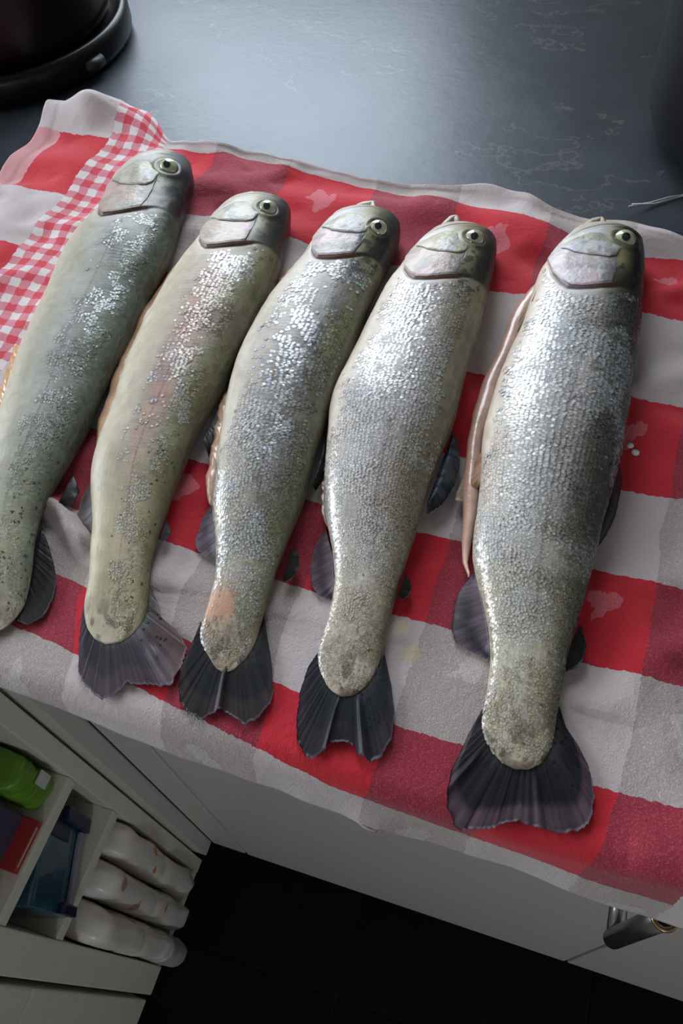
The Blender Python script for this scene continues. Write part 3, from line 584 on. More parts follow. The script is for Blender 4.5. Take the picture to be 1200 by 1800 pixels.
# raised roll along the back hem and a hollow in front of the heads
W += (.0105 * gs(Yf, .432 + .028 * (1 - k), .014) + .004 * gs(Yf, .395, .012)) * (.55 + .9 * fbm(Xf * 17, Xf * 0 + 2, 51, 2))
W += .007 * gs(Xf, .066, .034) * gs(Yf, .408, .024) + .008 * gs(Xf, .10, .03) * gs(Yf, .36, .03)
# crumpled left border
lb = sst(Xf, -.35, -.43)
W += lb * (.010 * fbm(Xf * 30, Yf * 26, 61, 3) - .002) + .012 * gs(Xf, -.425, .02) * gs(Yf, .462, .012)
# loop fold between the two left-hand trout
fx, fy = Xf + .245, Yf - .076 - (Xf + .245) * -.25
W += .014 * np.exp(-(fy / .0075) ** 2) * sst(Xf, -.33, -.265) * sst(Xf, -.185, -.215) - .004 * np.exp(-((fy + .016) / .008) ** 2) * sst(Xf, -.33, -.28) * sst(Xf, -.18, -.21)
W += .006 * gs(Xf, .085, .03) * gs(Yf - .15 + .35 * (Xf - .085), 0, .012) + .004 * gs(Xf, .09, .03) * gs(Yf - .225, 0, .014)
W = np.maximum(W, -.0008)
Zt = ZC + .0022 + W
# pressed flat under the fish
for T in TROUT.values():
    s_, u_ = T.local(Xf, Yf)
    uc, w, h, hc = T.at(np.clip(s_, 0, T.L)); w0 = np.interp(np.clip(s_, .004, T.L), T.g, np.maximum(T.w0, .012))
    tt = (u_ - uc) / w0
    ins = (s_ > -.004) & (s_ < T.L + .006)
    phi_u = np.where(np.abs(tt) < 1, -np.clip(1 - tt * tt, 0, 1) ** .30 * np.minimum(hc, h * 1.02), 0)
    lim = Z0 + hc + phi_u - .0006
    lim = np.where(np.abs(tt) < 1.0, lim, Z0 + .006 + (np.abs(tt) - 1) * .05)
    lim = np.where(ins & (np.abs(tt) < 1.25), np.minimum(lim, Z0 + .012), 9)
    Zt = np.minimum(Zt, lim)
    tl = (s_ > T.L - .035) & (s_ < T.L + .075) & (np.abs(u_ - T.uc[-1]) < .052)
    Zt = np.where(tl, np.minimum(Zt, ZC + .0026 + .04 * np.clip(np.abs(u_ - T.uc[-1]) - .040, 0, 1)), Zt)
    for nm in ('anal', 'adip', 'dorsal', 'pelvic'):
        if nm in T.d:
            pc = np.array(T.d[nm][0] + T.d[nm][1]); c0 = pc.mean(0); rr_ = np.linalg.norm(pc - c0, axis=1).max()
            dd = np.hypot(Xf - c0[0], Yf - c0[1]); Zt = np.minimum(Zt, ZC + .0034 + .25 * np.clip(dd - rr_, 0, 1))
Zc_ = Zt.copy()
for ax_ in (0, 1):
    Zt = np.apply_along_axis(lambda y: gsm(y, 2.6), ax_, Zt)
Zt = np.minimum(Zt, Zc_ + .0006)
Zt = np.maximum(Zt, ZC + .0014)
# loop fold left standing between the two left-hand trout
ft = np.clip((Xf + .268) / .048, 0, 1); fyc = .090 - .014 * ft + .004 * np.sin(ft * 5)
Zt += .0085 * np.exp(-((Yf - fyc) / .0062) ** 2) * sst(Xf, -.272, -.258) * sst(Xf, -.214, -.226)
Zt -= .0030 * np.exp(-((Yf - fyc + .013) / .005) ** 2) * sst(Xf, -.272, -.262) * sst(Xf, -.214, -.226)
Zt = np.maximum(Zt, ZC + .0014)
# hem: double layer
hem = np.maximum.reduce([sst(Vv, -.42, -.47), sst(Vv, 7.24, 7.29), sst(U, -6.28, -6.32), sst(U, 2.95, 3.0)])
Zt += .0009 * hem
# drape over the front edge
RR = .011
aa = np.clip(-Yf, 0, 1); th = np.minimum(aa / RR, math.pi / 2 * .93)
ext = np.clip(aa - RR * math.pi / 2 * .93, 0, 1)
Yd = np.where(Yf < 0, -RR * np.sin(th) - ext * math.cos(math.pi / 2 * .93), Yf)
Zd = np.where(Yf < 0, -RR * (1 - np.cos(th)) - ext * math.sin(math.pi / 2 * .93), 0)
Yd = Yd - np.where(Yf < 0, (fbm(Xf * 30, Xf * 0, 71, 2) - .3) * .006 * sst(ext, 0, .03), 0)
V = np.stack([Xf, Yd, Zt + Zd], -1).reshape(-1, 3)
uv = np.stack([U, Vv], -1).reshape(-1, 2)
# --- towel cloth material: woven check with a border of small checks and heart motifs
m = NT('checked_cotton'); uvn = m.n('ShaderNodeUVMap'); uvn.uv_map = 'UVMap'
objv = m.obj()
jn = m.n('ShaderNodeTexNoise', i_Scale=16.0, i_Detail=2); m.l(uvn.outputs[0], jn.inputs['Vector'])
jv = m.n('ShaderNodeVectorMath', operation='MULTIPLY_ADD'); m.l(jn.outputs[1], jv.inputs[0]); jv.inputs[1].default_value = (.05, .05, 0); jv.inputs[2].default_value = (-.025, -.025, 0)
ja = m.n('ShaderNodeVectorMath', operation='ADD'); m.l(uvn.outputs[0], ja.inputs[0]); m.l(jv.outputs[0], ja.inputs[1])
sp = m.n('ShaderNodeSeparateXYZ'); m.l(ja.outputs[0], sp.inputs[0]); u, v = sp.outputs[0], sp.outputs[1]
def par(x, period=2.0): # 1 in the first half of each period
    f = m.math('FRACT', m.math('DIVIDE', m.math('ADD', x, 40 * period), period)); return m.math('LESS_THAN', f, .5)
red = m.math('MULTIPLY', par(v), m.math('MULTIPLY', m.math('GREATER_THAN', v, 0.0), m.math('LESS_THAN', v, 7.0)))
red = m.math('MULTIPLY', red, m.math('LESS_THAN', u, 2.75))
dark = m.math('MULTIPLY', par(u), m.math('MULTIPLY', m.math('GREATER_THAN', u, -4.72), m.math('LESS_THAN', u, 2.75)))
border = m.math('MULTIPLY', m.math('GREATER_THAN', u, -5.45), m.math('LESS_THAN', u, -4.72))
edge = m.math('LESS_THAN', u, -6.15)
weave = m.noise(objv, 1150, 2, .6); w2 = m.noise(objv, 190, 3, .6)
RED, WINE, WHITE, BROWN = (.53, .016, .030, 1), (.26, .020, .040, 1), (.53, .46, .465, 1), (.36, .30, .285, 1)
spk = m.math('MULTIPLY', m.math('GREATER_THAN', weave, .57), .55)
wine = m.mix(spk, WINE, (.44, .085, .115, 1)); brown = m.mix(spk, BROWN, (.56, .50, .48, 1))
rc = m.mix(dark, RED, wine); wc = m.mix(dark, WHITE, brown)
wc = m.mix(m.math('MULTIPLY', w2, .22), wc, (.47, .42, .42, 1)); rc = m.mix(m.math('MULTIPLY', w2, .18), rc, (.50, .06, .08, 1))
big = m.mix(red, wc, rc)
fu = par(m.math('ADD', u, 5.45), .213); fv = par(v, .205)
both = m.math('MULTIPLY', fu, fv); one = m.math('SUBTRACT', m.math('ADD', fu, fv), m.math('MULTIPLY', both, 2.0))
small = m.mix(one, m.mix(both, (.56, .045, .07, 1), (.64, .59, .59, 1)), (.58, .20, .245, 1))
c = m.mix(border, big, small)
c = m.mix(m.math('MULTIPLY', edge, m.math('MULTIPLY', red, .62)), c, (.62, .42, .44, 1))
# hearts: one in every plain red and every shaded white square
wob = m.n('ShaderNodeTexNoise', i_Scale=3.1, i_Detail=2); m.l(uvn.outputs[0], wob.inputs['Vector']); wsp = m.n('ShaderNodeSeparateColor'); m.l(wob.outputs[1], wsp.inputs[0])
hu = m.math('ADD', m.math('SUBTRACT', m.math('FRACT', m.math('ADD', u, 40)), .5), m.math('MULTIPLY_ADD', wsp.outputs[0], .5, -.25)); hv = m.math('ADD', m.math('SUBTRACT', m.math('FRACT', m.math('ADD', v, 40)), .44), m.math('MULTIPLY_ADD', wsp.outputs[1], .5, -.25))
hx = m.math('ABSOLUTE', hu); hy = m.math('SUBTRACT', m.math('MULTIPLY', hv, -1.0), m.math('MULTIPLY', m.math('SQRT', hx), .30))
heart = m.math('LESS_THAN', m.math('ADD', m.math('MULTIPLY', hx, hx), m.math('MULTIPLY', hy, hy)), .0195)
cell = m.math('COMPARE', m.math('ADD', red, dark), 1.0, .1)
heart = m.math('MULTIPLY', heart, m.math('MULTIPLY', cell, m.math('GREATER_THAN', u, -4.0)))
hearty = m.math('MULTIPLY', heart, m.math('MULTIPLY_ADD', weave, .8, -.02))
c = m.mix(hearty, c, m.mix(red, (.60, .555, .55, 1), (.62, .30, .34, 1)))
# two pale yellow stains
st = m.noise(objv, 31, 3, .6); stx = m.n('ShaderNodeSeparateXYZ'); m.l(objv, stx.inputs[0])
def blob(x, y, r): return m.math('LESS_THAN', m.math('ADD', m.math('POWER', m.math('SUBTRACT', stx.outputs[0], x), 2.0), m.math('POWER', m.math('SUBTRACT', stx.outputs[1], y), 2.0)), m.math('MULTIPLY', m.math('POWER', st, 2.0), r))
for bx, by, br_ in ((-.044, .071, .00010), (-.036, .060, .00012), (.012, .031, .00010)):
    c = m.mix(m.math('MULTIPLY', blob(bx, by, br_), .32), c, (.62, .50, .22, 1))
m.set(Base_Color=c, Roughness=.88)
m.b.inputs['Sheen Weight'].default_value = .18; m.b.inputs['Specular IOR Level'].default_value = .25
hgt = m.math('ADD', m.math('MULTIPLY', weave, .55), m.math('MULTIPLY', m.noise(objv, 300, 2), .8))
m.set(Normal=m.bump(hgt, .55, .0011))
tw_ = empty('tea_towel', (-.15, .2, ZC)); tag(tw_, 'red and white checked cotton tea towel spread under the five trout', 'towel')
o = link('cloth', mesh_np('cloth', V, grid_faces(len(uu), len(vv)), uv=uv), m.m, tw_)
sm = o.modifiers.new('thickness', 'SOLIDIFY'); sm.thickness = .0011; sm.offset = -1
M['thread'] = plain('pale_thread', (.55, .52, .50), .8)
tube('loose_thread', [(.030, .437, ZC + .006), (.046, .4475, ZC + .0015), (.056, .456, ZC + .0012), (.066, .463, ZC + .001), (.10, .474, ZC + .001)], .0006, M['thread'], tw_, 6)
tube('loose_thread', [(.028, .434, ZC + .006), (.043, .448, ZC + .002), (.054, .4555, ZC + .0025), (.066, .464, ZC + .001)], .0005, M['thread'], tw_, 6)
# ------------------------------------------------------------------ trout: materials
def skin_material():
    m = NT('wet_trout_skin'); at_ = lambda n: m.n('ShaderNodeAttribute', attribute_name=n)
    uvn = m.n('ShaderNodeUVMap'); uvn.uv_map = 'UVMap'; uv = uvn.outputs[0]
    col = at_('col').outputs[0]; spot = at_('spot').outputs['Fac']; scl = at_('scl').outputs['Fac']
    vo = m.n('ShaderNodeTexVoronoi', i_Scale=380.0, i_Randomness=1.0)
    wn = m.n('ShaderNodeTexNoise', i_Scale=700.0, i_Detail=2); m.l(uv, wn.inputs['Vector'])
    wa = m.n('ShaderNodeVectorMath', operation='MULTIPLY_ADD'); m.l(wn.outputs[1], wa.inputs[0]); wa.inputs[1].default_value = (.0030, .0022, 0); m.l(uv, wa.inputs[2]); m.l(wa.outputs[0], vo.inputs['Vector'])
    sc_ = m.n('ShaderNodeSeparateColor'); m.l(vo.outputs['Color'], sc_.inputs[0])
    rad = m.math('MULTIPLY', m.math('MULTIPLY', sc_.outputs[0], .42), spot)
    keep = m.math('LESS_THAN', sc_.outputs[1], m.math('MULTIPLY', spot, .62))
    on = m.math('MULTIPLY', m.math('LESS_THAN', vo.outputs['Distance'], rad), keep)
    c = m.mix(m.math('MULTIPLY', on, .88), col, (.012, .012, .010, 1))
    # fine scale relief
    mpn = m.n('ShaderNodeMapping'); mpn.inputs['Scale'].default_value = (370, 400, 1); m.l(uv, mpn.inputs['Vector'])
    v2 = m.n('ShaderNodeTexVoronoi', i_Scale=1.0, i_Randomness=.32); m.l(mpn.outputs[0], v2.inputs['Vector'])
    v2c = m.n('ShaderNodeSeparateColor'); m.l(v2.outputs['Color'], v2c.inputs[0])
    nz = m.noise(uv, 900, 3)
    hgt = m.math('ADD', m.math('MULTIPLY', m.math('SUBTRACT', .6, v2.outputs['Distance']), scl), m.math('MULTIPLY', nz, .55))
    c = m.mix(m.math('MULTIPLY', scl, m.math('MULTIPLY', m.math('GREATER_THAN', v2.outputs['Distance'], .55), .16)), c, (.06, .062, .058, 1))
    hl = m.mix(m.math('MULTIPLY', scl, m.math('MULTIPLY', v2c.outputs[0], .22)), c, (.70, .74, .80, 1))
    m.set(Base_Color=hl, Roughness=m.math('MULTIPLY_ADD', nz, .22, .30), Normal=m.bump(hgt, .45, .0006))
    m.b.inputs['Specular IOR Level'].default_value = .36
    m.b.inputs['Coat Weight'].default_value = .06; m.b.inputs['Coat Roughness'].default_value = .14
    return m.m
def attr_material(name, rough, metal=0.0, coat=0.0, bump=None, spec=.5, spots=False, trans=0.0):
    m = NT(name); a = m.n('ShaderNodeAttribute', attribute_name='col'); c = a.outputs[0]
    uvn = m.n('ShaderNodeUVMap'); uvn.uv_map = 'UVMap'
    if spots:
        vo = m.n('ShaderNodeTexVoronoi', i_Scale=300.0, i_Randomness=1.0); m.l(uvn.outputs[0], vo.inputs['Vector'])
        sc_ = m.n('ShaderNodeSeparateColor'); m.l(vo.outputs['Color'], sc_.inputs[0]); sp_ = m.n('ShaderNodeAttribute', attribute_name='spot').outputs['Fac']
        on = m.math('MULTIPLY', m.math('LESS_THAN', vo.outputs['Distance'], m.math('MULTIPLY', sp_, .30)), m.math('LESS_THAN', sc_.outputs[1], .55))
        c = m.mix(m.math('MULTIPLY', on, .85), c, (.006, .006, .008, 1))
    m.set(Base_Color=c, Roughness=rough, Metallic=metal)
    m.b.inputs['Specular IOR Level'].default_value = spec
    m.b.inputs['Coat Weight'].default_value = coat; m.b.inputs['Coat Roughness'].default_value = .1
    if bump: m.set(Normal=m.bump(m.noise(uvn.outputs[0], bump[0], 4), bump[1], bump[2]))
    return m.m
M['skin'] = skin_material()
M['scale'] = attr_material('silver_scales', .25, .12, .0, None, .45)
M['fin'] = attr_material('wet_fin', .46, 0, .06, (500, .3, .0004), .22, True)
M['plate'] = attr_material('gill_cover_skin', .42, 0, .15, (420, .6, .0010), .4)
M['flesh'] = attr_material('belly_flesh', .32, 0, .5, (180, .6, .0012), .5)
M['eye'] = attr_material('eye_iris', .12, 0, 1.0, None, .6)
M['pupil'] = plain('eye_pupil', (.004, .004, .008), .06, coat=1.0, grain=0, bump=0)

TS = np.array([-1, -.74, -.44, -.14, .06, .26, .50, .74, 1.0])
PAL = {  # colour across the flank from belly to back
 5: [(.58, .49, .40), (.68, .63, .57), (.66, .66, .65), (.56, .58, .61), (.43, .41, .40), (.23, .235, .22), (.085, .09, .07), (.038, .042, .03), (.025, .028, .022)],
 4: [(.58, .51, .42), (.66, .61, .55), (.65, .63, .61), (.60, .59, .60), (.51, .48, .48), (.37, .355, .33), (.27, .25, .19), (.23, .205, .13), (.12, .11, .07)],
 3: [(.55, .49, .40), (.58, .54, .47), (.53, .50, .46), (.40, .38, .35), (.22, .205, .19), (.13, .125, .115), (.125, .12, .09), (.20, .195, .10), (.09, .09, .05)],
 2: [(.55, .47, .36), (.53, .49, .39), (.49, .45, .36), (.46, .41, .35), (.47, .33, .29), (.31, .28, .21), (.22, .205, .13), (.20, .19, .09), (.085, .085, .04)],
 1: [(.52, .46, .35), (.46, .43, .34), (.38, .37, .30), (.39, .40, .38), (.34, .36, .34), (.23, .25, .225), (.15, .175, .15), (.105, .135, .095), (.05, .065, .045)]}
TAILC = {5: (.50, .45, .31), 4: (.50, .43, .31), 3: (.36, .33, .21), 2: (.46, .40, .24), 1: (.34, .34, .22)}
BASEC = {5: (.44, .39, .29), 4: (.42, .35, .27), 3: (.30, .23, .16), 2: (.46, .41, .31), 1: (.20, .155, .11)}
HEADC = {5: [(.50, .44, .35), (.56, .53, .48), (.60, .58, .60), (.56, .57, .62), (.40, .39, .34), (.17, .16, .09), (.035, .036, .025), (.012, .014, .012), (.010, .011, .010)],  # last tones near black: dark back plus shade painted into it
 4: [(.52, .46, .38), (.60, .56, .50), (.62, .57, .55), (.58, .55, .52), (.46, .42, .32), (.32, .28, .16), (.16, .145, .08), (.03, .03, .025), (.015, .015, .015)],
 3: [(.50, .44, .35), (.56, .54, .46), (.58, .55, .55), (.50, .50, .54), (.38, .35, .25), (.28, .25, .11), (.12, .115, .07), (.03, .032, .027), (.015, .015, .015)],
 2: [(.50, .45, .36), (.54, .50, .42), (.56, .51, .48), (.50, .49, .44), (.40, .37, .26), (.28, .265, .17), (.17, .165, .11), (.045, .047, .04), (.018, .018, .018)],
 1: [(.46, .36, .24), (.50, .43, .36), (.50, .45, .44), (.40, .41, .42), (.26, .265, .23), (.20, .20, .13), (.075, .08, .07), (.018, .02, .02), (.012, .012, .012)]}
OT = [-1, -.95, -.69, -.5, -.35, -.15, .03, .2, .37, .5, .62, 1]
OE = [.52, .58, .84, .95, 1.0, 1.0, .98, .95, .92, .90, .88, .86]
PT, PE = [-1, -.65, -.43, -.15, .22, .38, .6, 1], [.50, .57, .64, .67, .665, .62, .5, .4]
MT, ME = [-1, -.75, -.55, -.15, .12, .4, 1], [.46, .37, .285, .19, .15, .11, .05]
def across(tab, t):
    tab = np.array(tab); return np.stack([np.interp(t, TS, tab[:, k]) for k in range(3)], -1)

def body_color(T, s, t, arc, under=False):
    i = T.i; x = s / T.L; sn = s / T.Hl
    n1 = fbm(s * 70, arc * 110, 5 + i, 4); n2 = fbm(s * 260, arc * 260, 15 + i, 2); n3 = fbm(s * 28, arc * 60, 25 + i, 3)
    tj = np.clip(t + (n1 - .5) * .34, -1, 1)
    c = across(PAL[i], tj)
    # toward the tail the flank turns cream, then brown at the fin root
    k = sst(x, .62, .90) * (1 - .75 * sst(t, .45, .95)); c = lerp(c, np.array(TAILC[i]), k * .75)
    k = sst(x + (n1 - .5) * .07, .915, .985); c = lerp(c, np.array(BASEC[i]), k * .9)
    if i in (2, 3):   # blotches on the patchy fish
        k = sst(n3, .50, .64) * sst(x, .2, .3) * (1 - sst(x, .55, .75)) * sst(t, -.35, 0); c = lerp(c, np.array((.16, .15, .13) if i == 3 else (.17, .13, .10)), k * .62)
    if i == 2: c = lerp(c, np.array((.62, .36, .29)), gs(t, .10, .22) * (gs(x, .47, .10) + .6 * gs(x, .60, .06)) * .62)
    if i == 3: c = lerp(c, np.array((.60, .30, .19)), sst(t, .15, -.1) * gs(x, .905, .032) * .8)
    if i in (4, 5): c = lerp(c, np.array((.55, .43, .41)), gs(t, .20, .14) * sst(x, .25, .4) * (1 - sst(x, .6, .85)) * .35)
    c = c * np.array((1.03, 1.0, .96)) * (.90 + .28 * n2)[..., None] * (.86 + .2 * n1)[..., None]
    k = sst(fbm(s * 210, arc * 210, 87 + i, 2), .52, .62) * sst(x, .90, .985); c = lerp(c, np.array((.13, .085, .05)), k * .8)
    # lateral line
    ll = .06 + .06 * (1 - x); k = gs(t, ll, .016 if under else .034) * sst(x, .27, .33) * (1 - sst(x, .95, .98)) * (.35 + .5 * (np.sin(s * 2 * np.pi / .0030) > -.2))
    c = lerp(c, np.array((.075, .065, .06)), k * .72)
    # head
    hc_ = across(HEADC[i], np.clip(t + .06 + (n1 - .5) * .34, -1, 1)) * (.88 + .24 * n2)[..., None]
    E = np.interp(t, OT, OE)
    kh = 1 - sst(sn, E * 1.0, E * 1.05 + .01); c = lerp(c, hc_, kh)
    k = gs(sn, E + .012, .020) * sst(t, .55, .35) * sst(t, -1.0, -.9); c = lerp(c, np.array((.10, .035, .03)), k * .85)
    kp = sst(sn, E + .02, E + .05) * (1 - sst(sn, E + .09, E + .15)) * sst(t, -.95, -.6) * sst(t, .25, 0)
    c = lerp(c, np.array((.62, .56, .54)), kp * .38)
    mm = np.interp(t, MT, ME); km = sst(t, -.85, -.7) * sst(t, .5, .3)
    c = lerp(c, np.array((.46, .38, .29)), (1 - sst(sn, mm - .02, mm + .01)) * km * .7)
    c = lerp(c, np.array((.16, .085, .065)), gs(sn, mm - .012, .013) * km * .85)
    c = lerp(c, np.array((.56, .54, .46)), gs(sn, mm + .035, .014) * km * .6)
    # yellowish patch with dark flecks behind the eye
    k = gs(t, .42, .16) * gs(sn, .62, .16); c = lerp(c, np.array((.36, .33, .16)), k * .55)
    k = sst(fbm(s * 300, arc * 300, 77 + i, 2), .60, .66) * sst(t, .25, .4) * (1 - sst(sn, .95, 1.3)) * sst(sn, .2, .3); c = lerp(c, np.array((.03, .03, .03)), k * .8)
    es, eu = T.d['eye']; uc, w, h, hh = T.at(s); dr = np.hypot((s - es) * .85, (uc + w * t) - eu) / T.d['er']
    c = lerp(c, np.array((.035, .04, .04)), gs(dr, 0, 1.12) * .85)
    if under: c = c * (1 - (.34 - .28 * sst(x, .68, .9)) * scale_cover(T, s, t, arc))[..., None]
    spot = np.clip(sst(t, .05, .5) * (.55 + .45 * sst(x, .5, .8)) + sst(x, .62, .85) * .75 * sst(t, -.75, -.1), 0, 1) * sst(sn, 1.05, 1.3)
    spot *= {5: .75, 4: .72, 3: .95, 2: .95, 1: 1.0}[i]
    return c, spot
def scale_cover(T, s, t, arc):
    """how fully the flank is still scaled, 0..1"""
    i = T.i; x = s / T.L; sn = s / T.Hl; n3 = fbm(s * 40, arc * 70, 125 + i, 3); n4 = fbm(s * 130, arc * 150, 135 + i, 2)
    E = np.interp(t, OT, OE); k = sst(sn, E + .06, E + .13) * (1 - .8 * sst(x, .975, .995)); t = t + .5 * sst(x, .52, .70) * (t < 0) * -t * (i >= 3)
    if i == 5: d = sst(t + (n4 - .5) * .3, -.92, -.62) * (1 - .35 * sst(n3, .62, .72) * sst(x, .5, .6))
    elif i == 4: d = sst(t + (n3 - .5) * .3 + (n4 - .5) * .3, -.80, -.45) * (1 - sst(t + (n3 - .5) * .35, .60, .72) * (1 - sst(x, .55, .68)))
    elif i == 3: d = sst(t + (n3 - .5) * .5, -.62, -.40) * (1 - .9 * sst(n3 * .6 + n4 * .4, .52, .58) * (1 - sst(x, .62, .72))) * (1 - sst(t, .80, .92)) * (1 - sst(t, .15, -.1) * gs(x, .905, .035))
    elif i == 2: d = sst(t + (n3 - .5) * .6, -.30, -.05) * (1 - .95 * sst(n3 * .6 + n4 * .4, .50, .56)) * (1 - sst(t + (n4 - .5) * .4, .62, .80))
    else: d = sst(t + (n3 - .5) * .4, -.20, .02) * (1 - sst(t, .74, .86)) * (1 - .97 * sst(n4 * .6 + n3 * .4, .46, .52))
    return k * d

def ring_faces_cap(n, m, off=0): return [np.arange(m)[None, ::-1] + off, np.arange(m)[None] + (n - 1) * m + off]
LABELS = {
 1: 'grey-green trout at the far left, its tail cut off by the picture edge',
 2: 'yellowish trout with a pink flank patch and split purple tail, second from left',
 3: 'patchily scaled trout in the middle with a bare orange patch before its dark tail',
 4: 'silvery trout with deeply notched black tail and raised blue dorsal fin, second from right',
 5: 'largest silver trout at the far right with a pink cut belly edge'}

def make_trout(i):
    T = TROUT[i]; d = T.d
    c0 = T.o + T.a * T.L * .5
    root = empty('trout', (c0[0], c0[1], ZC + .003)); tag(root, LABELS[i], 'fish', 'trout laid side by side on the towel')
    # ---------------- body
    Hs = T.Hl * 1.12
    s1 = np.concatenate([np.linspace(0, .004, 9)[:-1], np.linspace(.004, Hs, int(Hs / .0007)), np.linspace(Hs, T.L, int((T.L - Hs) / .0013))[1:]])
    ph = np.concatenate([np.linspace(-math.pi / 2, math.pi / 2, 121)[:-1], np.linspace(math.pi / 2, 1.5 * math.pi, 37)[:-1]])
    Sg, Ph = np.meshgrid(s1, ph, indexing='ij')
    t = np.sin(Ph); top = np.cos(Ph) >= -1e-6
    uc, w, h, hh = T.at(Sg); arc = w * Ph * .85
    sn = Sg / T.Hl; E = np.interp(t, OT, OE); mm = np.interp(t, MT, ME)
    km = sst(t, -.95, -.75) * sst(t, .6, .35) * top
    D = np.zeros_like(Sg)
    D -= .0016 * gs(sn, mm - .012, .016) * km
    D += .0008 * gs(sn, mm + .04, .02) * km
    D += .0009 * (1 - sst(sn, E - .01, E + .02)) * top * sst(t, .9, .4) * sst(sn, .1, .4)
    D -= .0011 * gs(sn, E + .02, .018) * sst(t, .6, .35) * sst(t, -1, -.9) * top
    es, eu = d['eye']; dr = np.hypot((Sg - es) * .85, (uc + w * t) - eu) / d['er']
    D += top * (.0010 * gs(dr, 1.15, .30) - .0015 * gs(dr, 0, .75))
    D += (fbm(Sg * 120, arc * 120, 9 + i, 2) - .5) * .0006 * top
    D += (fbm(Sg * 25, arc * 40, 19 + i, 2) - .5) * .0022 * top * sst(sn, .2, 1.1)
    D *= sst(Sg, 0, .006)
    V = T.P(Sg, Ph, D).reshape(-1, 3)
    col, spot = body_color(T, Sg, np.where(top, t, np.sign(t)), arc, True)
    sc = scale_cover(T, Sg, t, arc) * top
    scl = np.clip(.35 * sst(sn, 1.02, 1.2) + .65 * sc, 0, 1)
    F = [grid_faces(len(s1), len(ph), True)] + ring_faces_cap(len(s1), len(ph))
    body = link('body', mesh_np('body', V, F, uv=np.stack([Sg, arc], -1).reshape(-1, 2), col=col.reshape(-1, 3), attrs={'spot': spot.ravel(), 'scl': scl.ravel()}), M['skin'], root)
    # ---------------- scales: thin overlapping plates
    p = {5: .0027, 4: .0022, 3: .0026, 2: .0022, 1: .0018}[i]
    S_, A_ = [], []
    s = T.Hl * .6; r = 0
    while s < T.L * .996:
        pp = p * (1 - .44 * sst(s / T.L, .48, .88)); W_ = np.interp(s, T.g, T.w)
        na = int(W_ * math.pi * .85 / (pp * .92)); a_ = (np.arange(na) + .5 * (r % 2)) * pp * .92; a_ = a_ - a_.mean()
        S_.append(np.full(na, s)); A_.append(a_); s += pp * .52; r += 1
    S_ = np.concatenate(S_); A_ = np.concatenate(A_); n = len(S_)
    S_ = S_ + RNG.normal(0, p * .11, n) + p * .5 * np.sin(A_ * 70 + S_ * 40); A_ = A_ + RNG.normal(0, p * .12, n)
    ucs, ws, hs_, _ = T.at(S_); PHI = A_ / (ws * .85); ok = np.abs(PHI) < 1.50; S_, A_, PHI, ws = S_[ok], A_[ok], PHI[ok], ws[ok]
    ok = RNG.random(len(S_)) < scale_cover(T, S_, np.sin(PHI), A_) * {5: .97, 4: .97, 3: .92, 2: .88, 1: .62}[i] * (1 - .50 * sst(S_ / T.L, .70, .92)); S_, A_, PHI, ws = S_[ok], A_[ok], PHI[ok], ws[ok]
    n = len(S_); e = .0004
    dD = (fbm(S_ * 25, A_ * 40, 19 + i, 2) - .5) * .0022
    C0 = T.P(S_, PHI, dD); es_ = T.P(S_ + e, PHI, dD) - C0; es_ /= np.linalg.norm(es_, axis=1)[:, None]
    ea_ = T.P(S_, PHI + .01, dD) - C0; ea_ -= es_ * (ea_ * es_).sum(1)[:, None]; ea_ /= np.linalg.norm(ea_, axis=1)[:, None]
    nn = np.cross(es_, ea_); nn *= np.sign((nn * (C0 - (np.append(T.o, Z0) )))[:, 2:3] + 1e-9) if False else np.where(nn[:, 2:3] < 0, -1, 1)
    pl_ = p * (1 - .44 * sst(S_ / T.L, .48, .88)) * np.clip(RNG.normal(1, .08, len(S_)), .8, 1.2)
    tx = RNG.normal(0, .035, n); ty = RNG.normal(0, .055, n)
    shp = np.array([(-.50, -.34, -.10), (-.50, .34, -.10), (.05, .52, -.01), (.36, .38, .035), (.54, 0, .05), (.36, -.38, .035), (.05, -.52, -.01), (.12, 0, .085)])
    Vs = []
    for (x_, y_, z_) in shp:
        zz = z_ * pl_ * {5: .46, 4: .40, 3: .45, 2: .38, 1: .30}[i] * (1 - .62 * sst(S_ / T.L, .55, .85)) + (x_ * tx + y_ * ty) * pl_ + .00012
        Vs.append(C0 + es_ * (x_ * pl_)[:, None] * 1.02 + ea_ * (y_ * pl_)[:, None] * .94 + nn * zz[:, None])
    Vs = np.stack(Vs, 1).reshape(-1, 3)
    tri = np.array([(7, 0, 1), (7, 1, 2), (7, 2, 3), (7, 3, 4), (7, 4, 5), (7, 5, 6), (7, 6, 0)])
    Fs = (np.arange(n)[:, None, None] * 8 + tri[None]).reshape(-1, 3)
    cs, _ = body_color(T, S_, np.sin(PHI), A_)
    sil = np.stack([.58 + .05 * RNG.normal(size=n), .61 + .03 * RNG.normal(size=n), .66 + .05 * RNG.normal(size=n)], 1)
    kk = np.clip({3: .36, 2: .26}.get(i, .18) + .40 * sst(fbm(S_ * 30, A_ * 45, 205 + i, 3), .42, .62) - .26 * sst(np.sin(PHI), .10, .60) - .25 * sst(S_ / T.L, .6, .9) + RNG.normal(0, .10, n), .05, .8)
    kk *= {1: .65, 2: .8}.get(i, 1)
    cs = lerp(cs, sil, kk) * np.clip(RNG.normal(1, .12, n), .6, 1.4)[:, None]
    if i <= 2: cs = cs * 1.25
    so = link('scales', mesh_np('scales', Vs, Fs, uv=np.repeat(np.stack([S_, A_], 1), 8, 0), col=(cs[:, None, :] * np.array([.60, .60, .70, .62, .66, .62, .70, 1.26])[None, :, None]).reshape(-1, 3)), M['scale'], root); so['kind'] = 'stuff'  # vertex colour paints a highlight mid-plate and darker rims around it
